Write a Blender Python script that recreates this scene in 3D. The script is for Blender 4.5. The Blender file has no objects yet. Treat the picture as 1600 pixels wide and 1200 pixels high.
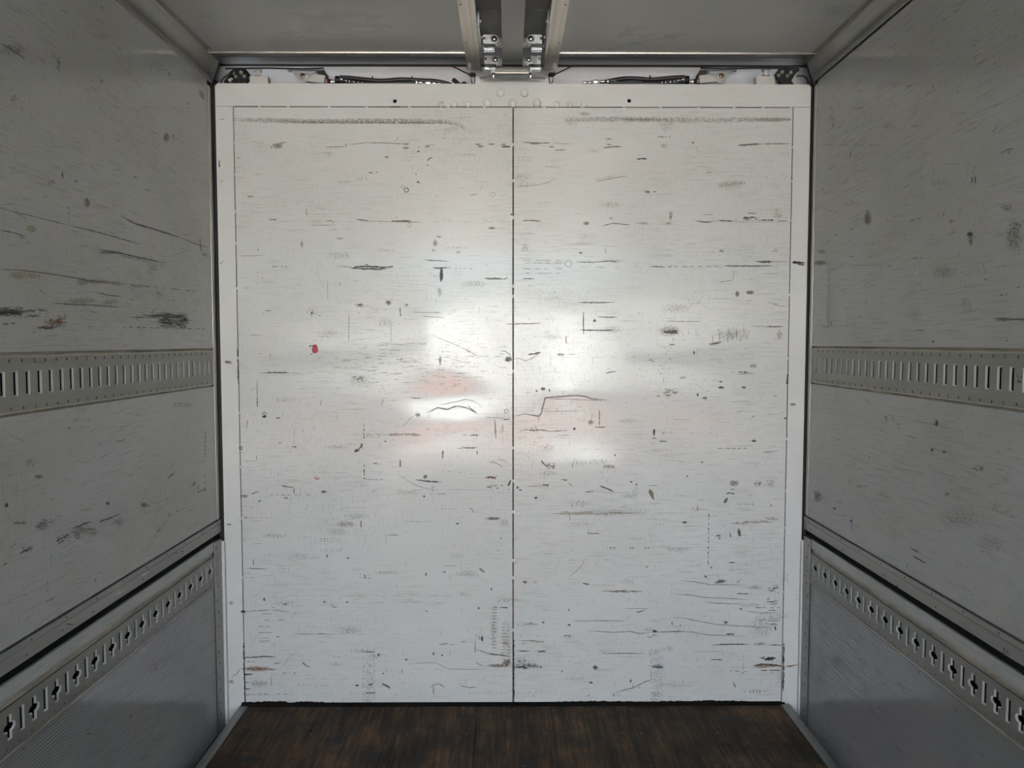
import bpy, bmesh, math, random
from mathutils import Vector, Matrix
from mathutils.geometry import tessellate_polygon
random.seed(7)
S = bpy.context.scene
COL = S.collection

# ------------------------------------------------------------------ camera, sky, sun, exposure
FPX = 1180.0
TH = math.atan(65 / FPX); PS = math.atan(7 * math.cos(TH) / FPX)
FWD = Vector((math.sin(PS) * math.cos(TH), math.cos(PS) * math.cos(TH), -math.sin(TH)))
RGT = Vector((math.cos(PS), -math.sin(PS), 0))
UPV = RGT.cross(FWD)
cam = bpy.data.cameras.new('camera'); camo = bpy.data.objects.new('camera', cam); COL.objects.link(camo)
cam.sensor_width = 36; cam.lens = 36 * FPX / 1600; cam.clip_start = 0.01; cam.clip_end = 300
camo.matrix_world = Matrix((
    (RGT.x, UPV.x, -FWD.x, 0), (RGT.y, UPV.y, -FWD.y, 0), (RGT.z, UPV.z, -FWD.z, 0), (0, 0, 0, 1)))
S.camera = camo

W = bpy.data.worlds.new('world'); S.world = W; W.use_nodes = True
wn = W.node_tree.nodes; wl = W.node_tree.links
sky = wn.new('ShaderNodeTexSky'); sky.sky_type = 'NISHITA'; sky.sun_disc = False
sky.sun_elevation = math.radians(48); sky.sun_rotation = math.radians(35)
sky.air_density = 1.0; sky.dust_density = 2.5
hs = wn.new('ShaderNodeHueSaturation'); hs.inputs['Saturation'].default_value = .82; wl.new(sky.outputs[0], hs.inputs['Color'])
bg = wn['Background']; wl.new(hs.outputs[0], bg.inputs[0]); bg.inputs[1].default_value = .55
SUN_E = 23.0
sun = bpy.data.lights.new('sun', 'SUN'); sun.energy = SUN_E; sun.angle = math.radians(0.6); sun.color = (.985, 1, .955)
suno = bpy.data.objects.new('sun', sun); COL.objects.link(suno)
suno.rotation_euler = Vector((0.45, 0.75, 0.95)).to_track_quat('Z', 'Y').to_euler()

S.view_settings.view_transform = 'Standard'; S.view_settings.look = 'None'
S.view_settings.gamma = 1.0; S.view_settings.use_curve_mapping = False
S.view_settings.exposure = 1.86

# ------------------------------------------------------------------ measured planes (metres, camera at the origin)
D = 3.0            # face of the front bulkhead
XL, XR = -1.1483, 1.1931
BACK = -3.25       # open rear end of the box
ZF = -1.473; ZC = 1.088; ZB = -1.55; YR = 3.15

def ray(px, py):
    return FWD + RGT * ((px - 800) / FPX) + UPV * ((600 - py) / FPX)
def onY(px, py, y=D):
    d = ray(px, py); return d * (y / d.y)
def onX(px, py, x):
    d = ray(px, py); return d * (x / d.x)
def onZ(px, py, z):
    d = ray(px, py); return d * (z / d.z)

# ------------------------------------------------------------------ materials
def mat(name):
    m = bpy.data.materials.new(name); m.use_nodes = True
    return m, m.node_tree.nodes, m.node_tree.links, m.node_tree.nodes['Principled BSDF']
def simple(name, col, rough=.5, metal=0, bump=0, bscale=60, var=0, vscale=(8, 8, 8), ior=1.5, coat=0):
    m, n, l, b = mat(name)
    b.inputs['Base Color'].default_value = (*col, 1); b.inputs['Roughness'].default_value = rough
    b.inputs['Metallic'].default_value = metal; b.inputs['IOR'].default_value = ior
    if name in ('dark_floor_caulk', 'matt_rubber', 'hole_shade_black'): b.inputs['Specular IOR Level'].default_value = .15
    tc = n.new('ShaderNodeTexCoord')
    if var:
        mp = n.new('ShaderNodeMapping'); mp.inputs['Scale'].default_value = vscale; l.new(tc.outputs['Object'], mp.inputs[0])
        no = n.new('ShaderNodeTexNoise'); no.inputs['Scale'].default_value = 1; no.inputs['Detail'].default_value = 6
        no.inputs['Roughness'].default_value = .65
        l.new(mp.outputs[0], no.inputs[0])
        mr = n.new('ShaderNodeMapRange'); mr.inputs[1].default_value = .3; mr.inputs[2].default_value = .7
        mr.inputs[3].default_value = 1 - var; mr.inputs[4].default_value = 1 + var; l.new(no.outputs[0], mr.inputs[0])
        mx = n.new('ShaderNodeVectorMath'); mx.operation = 'SCALE'; mx.inputs[0].default_value = col
        l.new(mr.outputs[0], mx.inputs['Scale']); l.new(mx.outputs[0], b.inputs['Base Color'])
        if metal:
            m2 = n.new('ShaderNodeMapRange'); m2.inputs[3].default_value = rough - .1; m2.inputs[4].default_value = rough + .12
            l.new(no.outputs[0], m2.inputs[0]); l.new(m2.outputs[0], b.inputs['Roughness'])
    if bump:
        nb = n.new('ShaderNodeTexNoise'); nb.inputs['Scale'].default_value = bscale; nb.inputs['Detail'].default_value = 4
        l.new(tc.outputs['Object'], nb.inputs[0])
        bp = n.new('ShaderNodeBump'); bp.inputs['Strength'].default_value = bump; bp.inputs['Distance'].default_value = .002
        l.new(nb.outputs[0], bp.inputs['Height']); l.new(bp.outputs[0], b.inputs['Normal'])
    return m

def painted(name, base, dirt, along, up=2, dirty=.5, rough=.14, ior=1.5, grain=1.0, wave=.3, spots=1.0, breakup=.05, tint=None):
    """scuffed gloss paint over a coarse woven sheet; 'along' = axis of the long scuffs (0 x, 1 y)"""
    m, n, l, b = mat(name)
    tc = n.new('ShaderNodeTexCoord')
    def noise(sc_along, sc_other, sc_up, det=5, rg=.6, off=0):
        mp = n.new('ShaderNodeMapping'); s = [sc_other] * 3; s[along] = sc_along; s[up] = sc_up
        mp.inputs['Scale'].default_value = s; mp.inputs['Location'].default_value = (off, off * .7, off * 1.3)
        l.new(tc.outputs['Object'], mp.inputs[0])
        t = n.new('ShaderNodeTexNoise'); t.inputs['Scale'].default_value = 1; t.inputs['Detail'].default_value = det
        t.inputs['Roughness'].default_value = rg; l.new(mp.outputs[0], t.inputs[0]); return t.outputs[0]
    def rng(s, a, c, lo=0, hi=1):
        r = n.new('ShaderNodeMapRange'); r.inputs[1].default_value = a; r.inputs[2].default_value = c
        r.inputs[3].default_value = lo; r.inputs[4].default_value = hi; l.new(s, r.inputs[0]); return r.outputs[0]
    def mth(op, a, c):
        k = n.new('ShaderNodeMath'); k.operation = op
        for i, v in enumerate((a, c)):
            if isinstance(v, (int, float)): k.inputs[i].default_value = v
            else: l.new(v, k.inputs[i])
        return k.outputs[0]
    def mix(f, a, c):
        k = n.new('ShaderNodeMix'); k.data_type = 'RGBA'; l.new(f, k.inputs[0])
        for i, v in ((6, a), (7, c)):
            if isinstance(v, tuple): k.inputs[i].default_value = (*v, 1)
            else: l.new(v, k.inputs[i])
        return k.outputs[2]
    cloud = noise(1.6, 2.5, 2.5, 4, .6)
    streak = noise(9, 40, 170, 6, .7, 3)
    weave = noise(260, 260, 30, 3, .6, 7)
    chips = noise(38, 100, 330, 3, .6, 11)
    chipsv = noise(300, 300, 26, 2, .6, 17)
    region = noise(3.0, 5, 5, 3, .6, 5)
    c0 = mix(rng(cloud, .35, .68), base, tint or tuple(v * .93 for v in base))
    # grey-tan film in streaks
    f1 = mth('MULTIPLY', rng(streak, .5, .72), rng(region, .36, .62, .15, 1))
    c1 = mix(mth('MULTIPLY', f1, dirty), c0, dirt)
    f2 = mth('MULTIPLY', rng(weave, .56, .7), rng(cloud, .4, .6, .2, 1))
    c2 = mix(mth('MULTIPLY', f2, .35 * grain * dirty), c1, tuple(v * .8 for v in dirt))
    f3 = mth('MULTIPLY', rng(chips, .70, .735), rng(region, .46, .62))
    f3b = mth('MULTIPLY', rng(chipsv, .73, .76), rng(region, .5, .66))
    f4 = mth('MULTIPLY', mth('MAXIMUM', f3, f3b), .75 * spots)
    c3 = mix(f4, c2, tuple(v * .22 for v in dirt))
    l.new(c3, b.inputs['Base Color'])
    rb = mth('MULTIPLY', mth('MAXIMUM', rng(weave, .45, .7), f1), mth('MULTIPLY', rng(region, .35, .6, .3, 1), breakup))
    l.new(mth('ADD', rb, rng(cloud, .3, .7, rough - .03, rough + .05)), b.inputs['Roughness'])
    b.inputs['IOR'].default_value = ior
    b1 = n.new('ShaderNodeBump'); b1.inputs['Strength'].default_value = wave; b1.inputs['Distance'].default_value = .01
    l.new(noise(5, 5, 7, 2, .5, 21), b1.inputs['Height'])
    b2 = n.new('ShaderNodeBump'); b2.inputs['Strength'].default_value = .12 * grain; b2.inputs['Distance'].default_value = .0008
    l.new(weave, b2.inputs['Height']); l.new(b1.outputs[0], b2.inputs['Normal']); l.new(b2.outputs[0], b.inputs['Normal'])
    return m

M = {}
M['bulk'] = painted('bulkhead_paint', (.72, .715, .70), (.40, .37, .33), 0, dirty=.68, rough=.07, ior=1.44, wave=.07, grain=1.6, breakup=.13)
M['frame'] = painted('frame_paint', (.76, .755, .74), (.50, .46, .42), 0, dirty=.3, rough=.18, ior=1.5, wave=.05, spots=.3)
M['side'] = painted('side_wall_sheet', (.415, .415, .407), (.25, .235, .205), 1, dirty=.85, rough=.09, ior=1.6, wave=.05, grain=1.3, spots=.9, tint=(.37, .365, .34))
M['ribbed'] = painted('lower_panel_sheet', (.24, .245, .245), (.16, .15, .14), 1, dirty=.35, rough=.09, ior=2.0, wave=.04, grain=.5, spots=.5)
M['roof'] = painted('roof_sheet', (.40, .40, .385), (.33, .32, .30), 0, dirty=.10, rough=.28, ior=1.45, wave=.05, grain=.4, spots=.1)
M['alu'] = simple('worn_aluminium', (.64, .61, .55), .38, 1, var=.15, vscale=(60, 3, 60), bump=.05)
M['alu_v'] = simple('worn_aluminium_upright', (.50, .49, .455), .4, 1, var=.15, vscale=(60, 60, 3))
M['alu_dull'] = simple('dull_aluminium', (.30, .295, .275), .42, .55, var=.14, vscale=(50, 3, 50), bump=.05)
M['track'] = simple('track_steel', (.27, .265, .24), .45, .5, var=.12, vscale=(40, 6, 40))
M['lip'] = simple('lit_lip_steel', (.66, .66, .67), .36, .4)  # track steel coloured lighter, for the light the lips catch
M['zinc'] = simple('zinc_plate', (.66, .70, .73), .28, .9, var=.1, vscale=(30, 30, 30))
M['steel'] = simple('bright_steel', (.72, .71, .69), .15, 1)
M['darksteel'] = simple('dark_steel', (.09, .09, .09), .35, .6)
M['black'] = simple('black_rubber', (.012, .012, .013), .5, bump=.1)
M['rubber_dull'] = simple('matt_rubber', (.008, .008, .009), .9)
M['hose'] = simple('hose_rubber', (.022, .021, .022), .42, bump=.3, bscale=300)
M['beam'] = simple('grey_beam_paint', (.20, .20, .20), .35, 0, var=.06, vscale=(6, 2, 6))
M['saddle'] = simple('dark_grey_bracket_paint', (.12, .125, .12), .3)
M['trough'] = simple('dark_gloss_roof', (.40, .41, .40), .2, .1, var=.15, vscale=(10, 4, 10))
M['silver_paint'] = simple('silver_bracket_paint', (.50, .51, .51), .45, .1)
M['recess'] = simple('recess_paint', (.78, .77, .80), .35, 0, var=.06, vscale=(5, 5, 5))
M['recess_dk'] = simple('recess_shelf_paint', (.33, .32, .36), .4)
M['white_part'] = simple('painted_fitting', (.62, .61, .58), .4, 0, bump=.1)
M['bolt_paint'] = simple('bolt_paint', (.78, .775, .75), .55)
M['boltring'] = simple('brown_bolt_outline', (.36, .33, .29), .6, 0, var=.3, vscale=(90, 90, 90))
M['sealbead'] = simple('beige_sealant', (.36, .32, .265), .6, 0, var=.3, vscale=(30, 9, 30), bump=.3)
M['filler'] = simple('grimy_joint_filler', (.13, .095, .065), .8, 0, var=.6, vscale=(60, 60, 60))
M['caulk'] = simple('dark_floor_caulk', (.010, .008, .007), .9, 0, var=.3, vscale=(20, 20, 20), bump=.4)
M['purple'] = simple('purple_nut', (.17, .07, .09), .4, .4)
M['brass'] = simple('bronze_bush', (.22, .16, .10), .4, .6)
M['hole'] = simple('hole_shade_black', (.004, .004, .004), .9)  # near-black colour that paints the shade inside holes
M['mark'] = simple('stamped_mark', (.03, .028, .026), .6)
M['orange'] = simple('orange_plastic', (.85, .17, .03), .45)
M['bwall'] = simple('grey_render_wall', (.26, .26, .25), .8, 0, var=.05, vscale=(1, 1, 1))
M['vanpaint'] = simple('white_van_paint', (.84, .83, .80), .35)
M['glass'] = simple('dark_window', (.02, .025, .03), .08)
M['red'] = simple('red_lamp', (.5, .02, .02), .3)
M['bdark'] = simple('dark_shutter', (.05, .055, .065), .5)
M['asphalt'] = simple('pale_concrete_yard', (.315, .33, .305), .9, 0, var=.15, vscale=(2, 2, 2))

def wood():
    m, n, l, b = mat('worn_plywood')
    tc = n.new('ShaderNodeTexCoord'); oi = n.new('ShaderNodeObjectInfo')
    def ns(sc, det=6, rg=.65):
        mp = n.new('ShaderNodeMapping'); mp.inputs['Scale'].default_value = sc; l.new(tc.outputs['Object'], mp.inputs[0])
        t = n.new('ShaderNodeTexNoise'); t.inputs['Scale'].default_value = 1; t.inputs['Detail'].default_value = det
        t.inputs['Roughness'].default_value = rg; l.new(mp.outputs[0], t.inputs[0]); return t.outputs[0]
    r = n.new('ShaderNodeValToRGB'); e = r.color_ramp.elements
    e[0].position = .36; e[0].color = (.018, .012, .008, 1); e[1].position = .66; e[1].color = (.21, .122, .062, 1)
    q = e.new(.5); q.color = (.078, .049, .029, 1)
    grain = ns((90, 5, 5)); big = ns((5, 3, 3), 4); blot = ns((9, 9, 9), 4)
    ad = n.new('ShaderNodeMath'); ad.operation = 'ADD'; l.new(grain, ad.inputs[0]); l.new(big, ad.inputs[1])
    hf = n.new('ShaderNodeMath'); hf.operation = 'MULTIPLY'; hf.inputs[1].default_value = .5; l.new(ad.outputs[0], hf.inputs[0])
    l.new(hf.outputs[0], r.inputs[0])
    mr = n.new('ShaderNodeMapRange'); mr.inputs[1].default_value = .48; mr.inputs[2].default_value = .66; l.new(blot, mr.inputs[0])
    mr.inputs[4].default_value = .75
    mx = n.new('ShaderNodeMix'); mx.data_type = 'RGBA'; l.new(mr.outputs[0], mx.inputs[0]); l.new(r.outputs[0], mx.inputs[6])
    mx.inputs[7].default_value = (.03, .031, .03, 1)
    l.new(mx.outputs[2], b.inputs['Base Color']); b.inputs['Roughness'].default_value = .7; b.inputs['Specular IOR Level'].default_value = .22
    bp = n.new('ShaderNodeBump'); bp.inputs['Strength'].default_value = .4; bp.inputs['Distance'].default_value = .001
    l.new(grain, bp.inputs['Height']); l.new(bp.outputs[0], b.inputs['Normal'])
    return m
M['wood'] = wood()

def wear_material():
    """scratches and stains: colour from the mesh, edges broken up by noise"""
    m, n, l, b = mat('scratches_and_stains')
    at = n.new('ShaderNodeVertexColor'); at.layer_name = 'Col'
    l.new(at.outputs['Color'], b.inputs['Base Color']); b.inputs['Roughness'].default_value = .45
    tc = n.new('ShaderNodeTexCoord')
    mp = n.new('ShaderNodeMapping'); mp.inputs['Scale'].default_value = (110, 110, 330); l.new(tc.outputs['Object'], mp.inputs[0])
    t = n.new('ShaderNodeTexNoise'); t.inputs['Scale'].default_value = 1; t.inputs['Detail'].default_value = 5
    t.inputs['Roughness'].default_value = .75; l.new(mp.outputs[0], t.inputs[0])
    tt = n.new('ShaderNodeMapRange'); tt.inputs[1].default_value = .34; tt.inputs[2].default_value = .66; l.new(t.outputs[0], tt.inputs[0])
    ad = n.new('ShaderNodeMath'); ad.operation = 'ADD'; l.new(at.outputs['Alpha'], ad.inputs[0]); l.new(tt.outputs[0], ad.inputs[1])
    mr = n.new('ShaderNodeMapRange'); mr.inputs[1].default_value = .80; mr.inputs[2].default_value = 1.50; l.new(ad.outputs[0], mr.inputs[0])
    mr.inputs[4].default_value = .92
    l.new(mr.outputs[0], b.inputs['Alpha'])
    return m
M['wear'] = wear_material()

# ------------------------------------------------------------------ mesh collector
class MB:
    def __init__(s): s.v = []; s.f = []
    def add(s, vs, fs):
        o = len(s.v); s.v += [tuple(v) for v in vs]; s.f += [tuple(o + i for i in f) for f in fs]; return s
    def box(s, x0, x1, y0, y1, z0, z1, b=0):
        if b:
            x0, x1 = min(x0, x1), max(x0, x1); y0, y1 = min(y0, y1), max(y0, y1); z0, z1 = min(z0, z1), max(z0, z1)
            bm = bmesh.new(); bmesh.ops.create_cube(bm, size=1)
            for v in bm.verts:
                v.co = Vector(((x0 + x1) / 2 + v.co.x * (x1 - x0), (y0 + y1) / 2 + v.co.y * (y1 - y0), (z0 + z1) / 2 + v.co.z * (z1 - z0)))
            bmesh.ops.bevel(bm, geom=list(bm.edges), offset=b, segments=2, profile=.7, affect='EDGES')
            bm.verts.index_update()
            s.add([v.co for v in bm.verts], [[v.index for v in f.verts] for f in bm.faces]); bm.free(); return s
        vs = [(x, y, z) for x in (x0, x1) for y in (y0, y1) for z in (z0, z1)]
        return s.add(vs, [(0, 1, 3, 2), (4, 6, 7, 5), (0, 4, 5, 1), (2, 3, 7, 6), (0, 2, 6, 4), (1, 5, 7, 3)])
    def prism(s, poly, vec):
        n = len(poly); a = [Vector(p) for p in poly]; b = [p + Vector(vec) for p in a]
        return s.add(a + b, [tuple(range(n)), tuple(range(2 * n - 1, n - 1, -1))] + [(i, i + n, (i + 1) % n + n, (i + 1) % n) for i in range(n)])
    def sweep(s, prof, y0, y1, n=1):
        """open profile of (x, z) extruded along y"""
        m = len(prof); vs = []
        for j in range(n + 1):
            y = y0 + (y1 - y0) * j / n; vs += [(p[0], y, p[1]) for p in prof]
        fs = [(j * m + i, j * m + i + 1, (j + 1) * m + i + 1, (j + 1) * m + i) for j in range(n) for i in range(m - 1)]
        return s.add(vs, fs)
    def lathe(s, c, axis, prof, n=20):
        """prof: (radius, distance along axis)"""
        c = Vector(c); a = Vector(axis).normalized(); u = a.orthogonal().normalized(); w = a.cross(u)
        vs = []; fs = []; m = len(prof)
        for i in range(n):
            t = 2 * math.pi * i / n; d = u * math.cos(t) + w * math.sin(t)
            vs += [c + d * r + a * h for r, h in prof]
        for i in range(n):
            for k in range(m - 1):
                j = (i + 1) % n; fs.append((i * m + k, j * m + k, j * m + k + 1, i * m + k + 1))
        fs.append(tuple(i * m for i in range(n))); fs.append(tuple(i * m + m - 1 for i in reversed(range(n))))
        return s.add(vs, fs)
    def dome(s, c, axis, r, h):
        p = [(r, 0)] + [(r * math.cos(t), h * math.sin(t)) for t in (.3, .6, .9, 1.2, 1.45)]
        return s.lathe(c, axis, p, 18)
    def hexn(s, c, axis, r, h):
        return s.lathe(c, axis, [(r, 0), (r, h * .85), (r * .86, h)], 6)
    def tube(s, pts, r, n=10, ridge=0):
        pts = [Vector(p) for p in pts]; vs = []; fs = []
        up = Vector((0, 1, 0)); m = len(pts)
        for i, p in enumerate(pts):
            t = (pts[min(i + 1, m - 1)] - pts[max(i - 1, 0)]).normalized()
            a = t.cross(up)
            if a.length < 1e-4: a = t.cross(Vector((1, 0, 0)))
            a.normalize(); b = t.cross(a); rr = (r[i] if isinstance(r, list) else r) * (1 + (ridge if i % 2 else 0))
            vs += [p + (a * math.cos(2 * math.pi * k / n) + b * math.sin(2 * math.pi * k / n)) * rr for k in range(n)]
        for i in range(m - 1):
            for k in range(n):
                q = (k + 1) % n; fs.append((i * n + k, i * n + q, (i + 1) * n + q, (i + 1) * n + k))
        fs.append(tuple(range(n))[::-1]); fs.append(tuple((m - 1) * n + k for k in range(n)))
        return s.add(vs, fs)
    def build(s, name, m, parent=None, smooth=35, **kw):
        me = bpy.data.meshes.new(name); me.from_pydata(s.v, [], s.f); me.materials.append(M[m]); me.validate()
        bm = bmesh.new(); bm.from_mesh(me); bmesh.ops.recalc_face_normals(bm, faces=bm.faces); bm.to_mesh(me); bm.free()
        if smooth:
            me.polygons.foreach_set('use_smooth', [True] * len(me.polygons)); me.set_sharp_from_angle(angle=math.radians(smooth))
        o = bpy.data.objects.new(name, me); COL.objects.link(o)
        if parent: o.parent = parent; o.matrix_parent_inverse = Matrix.Translation(-parent.location)
        for k, v in kw.items(): o[k] = v
        return o

def smooth_path(pts, n=6):
    pts = [Vector(p) for p in pts]; out = []
    for i in range(len(pts) - 1):
        p0 = pts[max(i - 1, 0)]; p1 = pts[i]; p2 = pts[i + 1]; p3 = pts[min(i + 2, len(pts) - 1)]
        for k in range(n):
            t = k / n
            out.append(.5 * ((2 * p1) + (p2 - p0) * t + (2 * p0 - 5 * p1 + 4 * p2 - p3) * t * t + (3 * p1 - p0 - 3 * p2 + p3) * t ** 3))
    return out + [pts[-1]]

def empty(name, loc=(0, 0, 0), **kw):
    o = bpy.data.objects.new(name, None); COL.objects.link(o); o.location = loc; o.empty_display_size = .05
    for k, v in kw.items(): o[k] = v
    return o
def dup(root, dx=0, mirror_about=None, **kw):
    """copy of a thing with its parts; optionally mirrored in x about a plane"""
    r = root.copy(); COL.objects.link(r)
    pairs = []
    def kids(a, b):
        for ch in list(a.children):
            c = ch.copy(); COL.objects.link(c); c.parent = b; pairs.append((ch, c)); kids(ch, c)
    kids(root, r)
    if mirror_about is not None:
        r.location.x = 2 * mirror_about - root.location.x; r.scale.x = -1
    r.location.x += dx
    for k, v in kw.items(): r[k] = v
    return r

# ------------------------------------------------------------------ front bulkhead
def dent(x, z):
    """shallow dents of the sheet, metres towards the front"""
    d = 0
    for cx, cz, sx, sz, a in DENTS:
        d += a * math.exp(-((x - cx) / sx) ** 2 - ((z - cz) / sz) ** 2)
    return d
DENTS = [(-.24, -.22, .16, .07, .0032), (.23, -.19, .13, .08, -.0034), (-.30, .05, .09, .16, -.0024), (.03, .03, .07, .06, .0014),
         (.10, .22, .12, .08, -.0010), (-.05, -.32, .25, .10, -.0014), (.55, .06, .18, .1, .0014), (-.6, .1, .2, .12, .0012),
         (.0, -1.1, .3, .1, .0012), (-.5, -.6, .25, .2, -.001), (.6, -.5, .2, .25, .001)]

wb = empty('wall_back', (0, D, ZF), kind='structure')
xi0, xi1 = -1.0681, 1.1180          # inner frame line
zt = .917; ztop = 1.0052
xo0, xo1 = -1.1365, 1.1850          # outer frame edge
xm = .0222
JH = .0030                          # half joint
def sheet(x0, x1, z0, z1, nx, nz, name):
    b = MB(); vs = []; fs = []
    for j in range(nz + 1):
        for i in range(nx + 1):
            x = x0 + (x1 - x0) * i / nx; z = z0 + (z1 - z0) * j / nz
            vs.append((x, D + dent(x, z), z))
    for j in range(nz):
        for i in range(nx):
            a = j * (nx + 1) + i; fs.append((a, a + 1, a + nx + 2, a + nx + 1))
    b.add(vs, fs)
    # returned edges
    e = .012
    b.add([(x0, D, z0), (x0, D + e, z0), (x0, D + e, z1), (x0, D, z1), (x1, D, z0), (x1, D + e, z0), (x1, D + e, z1), (x1, D, z1)],
          [(0, 1, 2, 3), (4, 5, 6, 7), (0, 1, 5, 4), (3, 2, 6, 7)])
    me = bpy.data.meshes.new(name); me.from_pydata(b.v, [], b.f); me.materials.append(M['bulk'])
    bm = bmesh.new(); bm.from_mesh(me); bmesh.ops.recalc_face_normals(bm, faces=bm.faces); bm.to_mesh(me); bm.free()
    me.polygons.foreach_set('use_smooth', [True] * len(me.polygons)); me.set_sharp_from_angle(angle=.6)
    o = bpy.data.objects.new(name, me); COL.objects.link(o); o.parent = wb; o.matrix_parent_inverse = Matrix.Translation(-wb.location)
    return o
zbot = -1.462
sheet(xi0 + JH, xm - JH, zbot, zt - JH, 90, 190, 'panel')
sheet(xm + JH, xi1 - JH, zbot, zt - JH, 90, 190, 'panel')

def circle(cx, cz, r, n=16): return [(cx + r * math.cos(2 * math.pi * i / n), cz + r * math.sin(2 * math.pi * i / n)) for i in range(n)]
def plate(b, outer, holes, y0, y1):
    """flat plate in x-z with real holes, faces at y0 and y1"""
    loops = [outer] + holes
    tris = tessellate_polygon([[Vector((p[0], p[1], 0)) for p in lp] for lp in loops])
    flat = [p for lp in loops for p in lp]; n = len(flat)
    vs = [(p[0], y0, p[1]) for p in flat] + [(p[0], y1, p[1]) for p in flat]
    fs = [tuple(t) for t in tris] + [tuple(i + n for i in reversed(t)) for t in tris]
    o = 0
    for lp in loops:
        m = len(lp)
        for i in range(m): fs.append((o + i, o + (i + 1) % m, o + (i + 1) % m + n, o + i + n))
        o += m
    b.add(vs, fs); return b
h1 = onY(617, 158); h2 = onY(983, 157.5)
ch = .010
# one-piece welded frame: header strip and two stiles
b = MB(); plate(b, [(xo0, zt + JH * .5), (xo1, zt + JH * .5), (xo1, ztop - ch), (xo1 - ch, ztop), (onY(857, 130).x, ztop), (onY(857, 123).x, onY(857, 122.8).z), (onY(742.5, 123).x, onY(742.5, 122.8).z), (onY(742.5, 130).x, ztop), (xo0 + ch, ztop), (xo0, ztop - ch)],
                [circle(h1.x, h1.z, .0075), circle(h2.x, h2.z, .0075)], D, D + .04)
b.build('header_strip', 'frame', wb)
MB().box(h1.x - .02, h1.x + .02, D + .003, D + .03, h1.z - .02, h1.z + .02).box(h2.x - .02, h2.x + .02, D + .003, D + .03, h2.z - .02, h2.z + .02).build('hole_shade_plug', 'hole', wb)  # black plugs: the shade inside both holes is put in by colour
MB().box(xo0, xi0 - JH * .3, D, D + .04, -1.62, zt).build('side_stile', 'frame', wb)
MB().box(xi1 + JH * .3, xo1, D, D + .04, -1.62, zt).build('side_stile', 'frame', wb)
MB().box(xo0 + .01, xo1 - .01, D + .009, D + .012, ZF - .05, zt + .01).build('joint_filler', 'filler', wb)
# weld spots bridging the joints
k = 0
def weld(px, py, s=1):
    p = onY(px, py); random.seed(int(px * 7 + py))
    MB().dome((p.x, D + .0016, p.z), (0, -1, 0), .007 * s, .003).build('weld_spot', 'frame', wb)
for x in (362, 405, 450, 514, 572, 640, 700, 757, 850, 909, 975, 1032, 1092, 1148, 1192, 1236): weld(x, 167.2)
for y in (226, 283, 340, 447, 463, 580, 700, 752, 800, 876, 903, 985): weld(801.2 + (y - 170) * .0021, y)
for y in (223, 272, 330, 380, 450, 560, 645, 730, 810, 903): weld(364 + (y - 167) * .0203, y)
for y in (230, 283, 345, 461, 560, 686, 768, 825, 925): weld(1238 - (y - 167) * .0161, y)
# round-headed bolts on the header
def bolt(px, py, r):
    p = onY(px, py)
    o = MB().lathe((p.x, D, p.z), (0, -1, 0), [(r, 0), (r, .0015), (r * .9, .003)], 20).dome((p.x, D - .003, p.z), (0, -1, 0), r * .62, .0032).build('bolt', 'bolt_paint', wb)
    MB().lathe((p.x, D - .0002, p.z), (0, -1, 0), [(r * 1.12, 0), (r * 1.1, .0006)], 20).build('bolt_outline', 'boltring', o)  # thin brownish ring outlining the bolt head
for px, py, r in ((782, 145.5, 5.6), (819.5, 145.5, 5.6), (761.5, 161, 5.8), (801, 161.5, 5.8), (839.5, 161, 5.8)): bolt(px, py, r * .00254)
for px, py in ((689, 163), (710, 163), (731.5, 163), (870, 163), (891, 163), (912, 163)): bolt(px, py, 4.4 * .00254)
# lower corner posts
for sx, x0, x1 in ((0, XL + .0005, xo0), (1, xo1, XR - .0005)):
    MB().box(x0, x1, D - .006, D + .04, -1.62, -.795, .002).build('corner_post', 'frame', wb)
    xc = xo0 if sx == 0 else xo1
    MB().box(xc - .004, xc + .004, D - .0015, D + .01, -1.62, -.80).build('post_sealant', 'sealbead', wb)
# upper rubber seals beside the bulkhead
for x0, x1 in ((XL - .03, xo0 - .0003), (xo1 + .0003, XR + .03)):
    MB().box(x0, x1, D + .004, D + .035, -.792, 1.02).build('rubber_seal', 'black', wb)
MB().box(XL - .3, XR + .3, YR + .05, YR + .09, -1.75, 1.45).box(XL - .06, XL - .10, 2.9, YR + .06, -1.75, 1.45).box(XR + .06, XR + .10, 2.9, YR + .06, -1.75, 1.45).build('front_light_block', 'darksteel', wb)  # unseen panels behind the bulkhead, added to stop daylight leaks
# caulk line along the floor, uneven
b = MB(); vs = []; fs = []; n = 240
rr = random.Random(3); h = .012
for i in range(n + 1):
    x = xi0 - .012 + (xi1 - xi0 + .024) * i / n
    t = i / n
    h = .0058 + .004 * math.sin(t * 9 + 1) + .0025 * math.sin(t * 23) + rr.uniform(-.002, .002)
    if .33 < t < .36 or .08 < t < .10: h *= .6
    h = max(.003, h)
    vs += [(x, D - .016, ZF), (x, D - .012, ZF + h * .5), (x, D - .001, ZF + .004 + h), (x, D + .01, ZF + .004 + h)]
for i in range(n):
    for q in range(3): fs.append((i * 4 + q, (i + 1) * 4 + q, (i + 1) * 4 + q + 1, i * 4 + q + 1))
b.add(vs, fs).build('floor_caulk', 'caulk', wb)
# recess above the bulkhead: light back sheet with a stepped shelf

MB().box(XL - .05, XR + .05, YR, YR + .02, .85, 1.40).build('recess_sheet', 'recess', wb)
MB().box(XL - .05, XR + .05, YR - .012, YR, 1.127, 1.40, .002).build('recess_shelf', 'recess_dk', wb)
MB().box(XL - .05, XR + .05, YR - .016, YR, 1.123, 1.127).build('recess_ledge', 'black', wb)
MB().box(XL - .05, XR + .05, D + .04, YR, .80, .84).build('recess_floor', 'recess_dk', wb)

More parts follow.
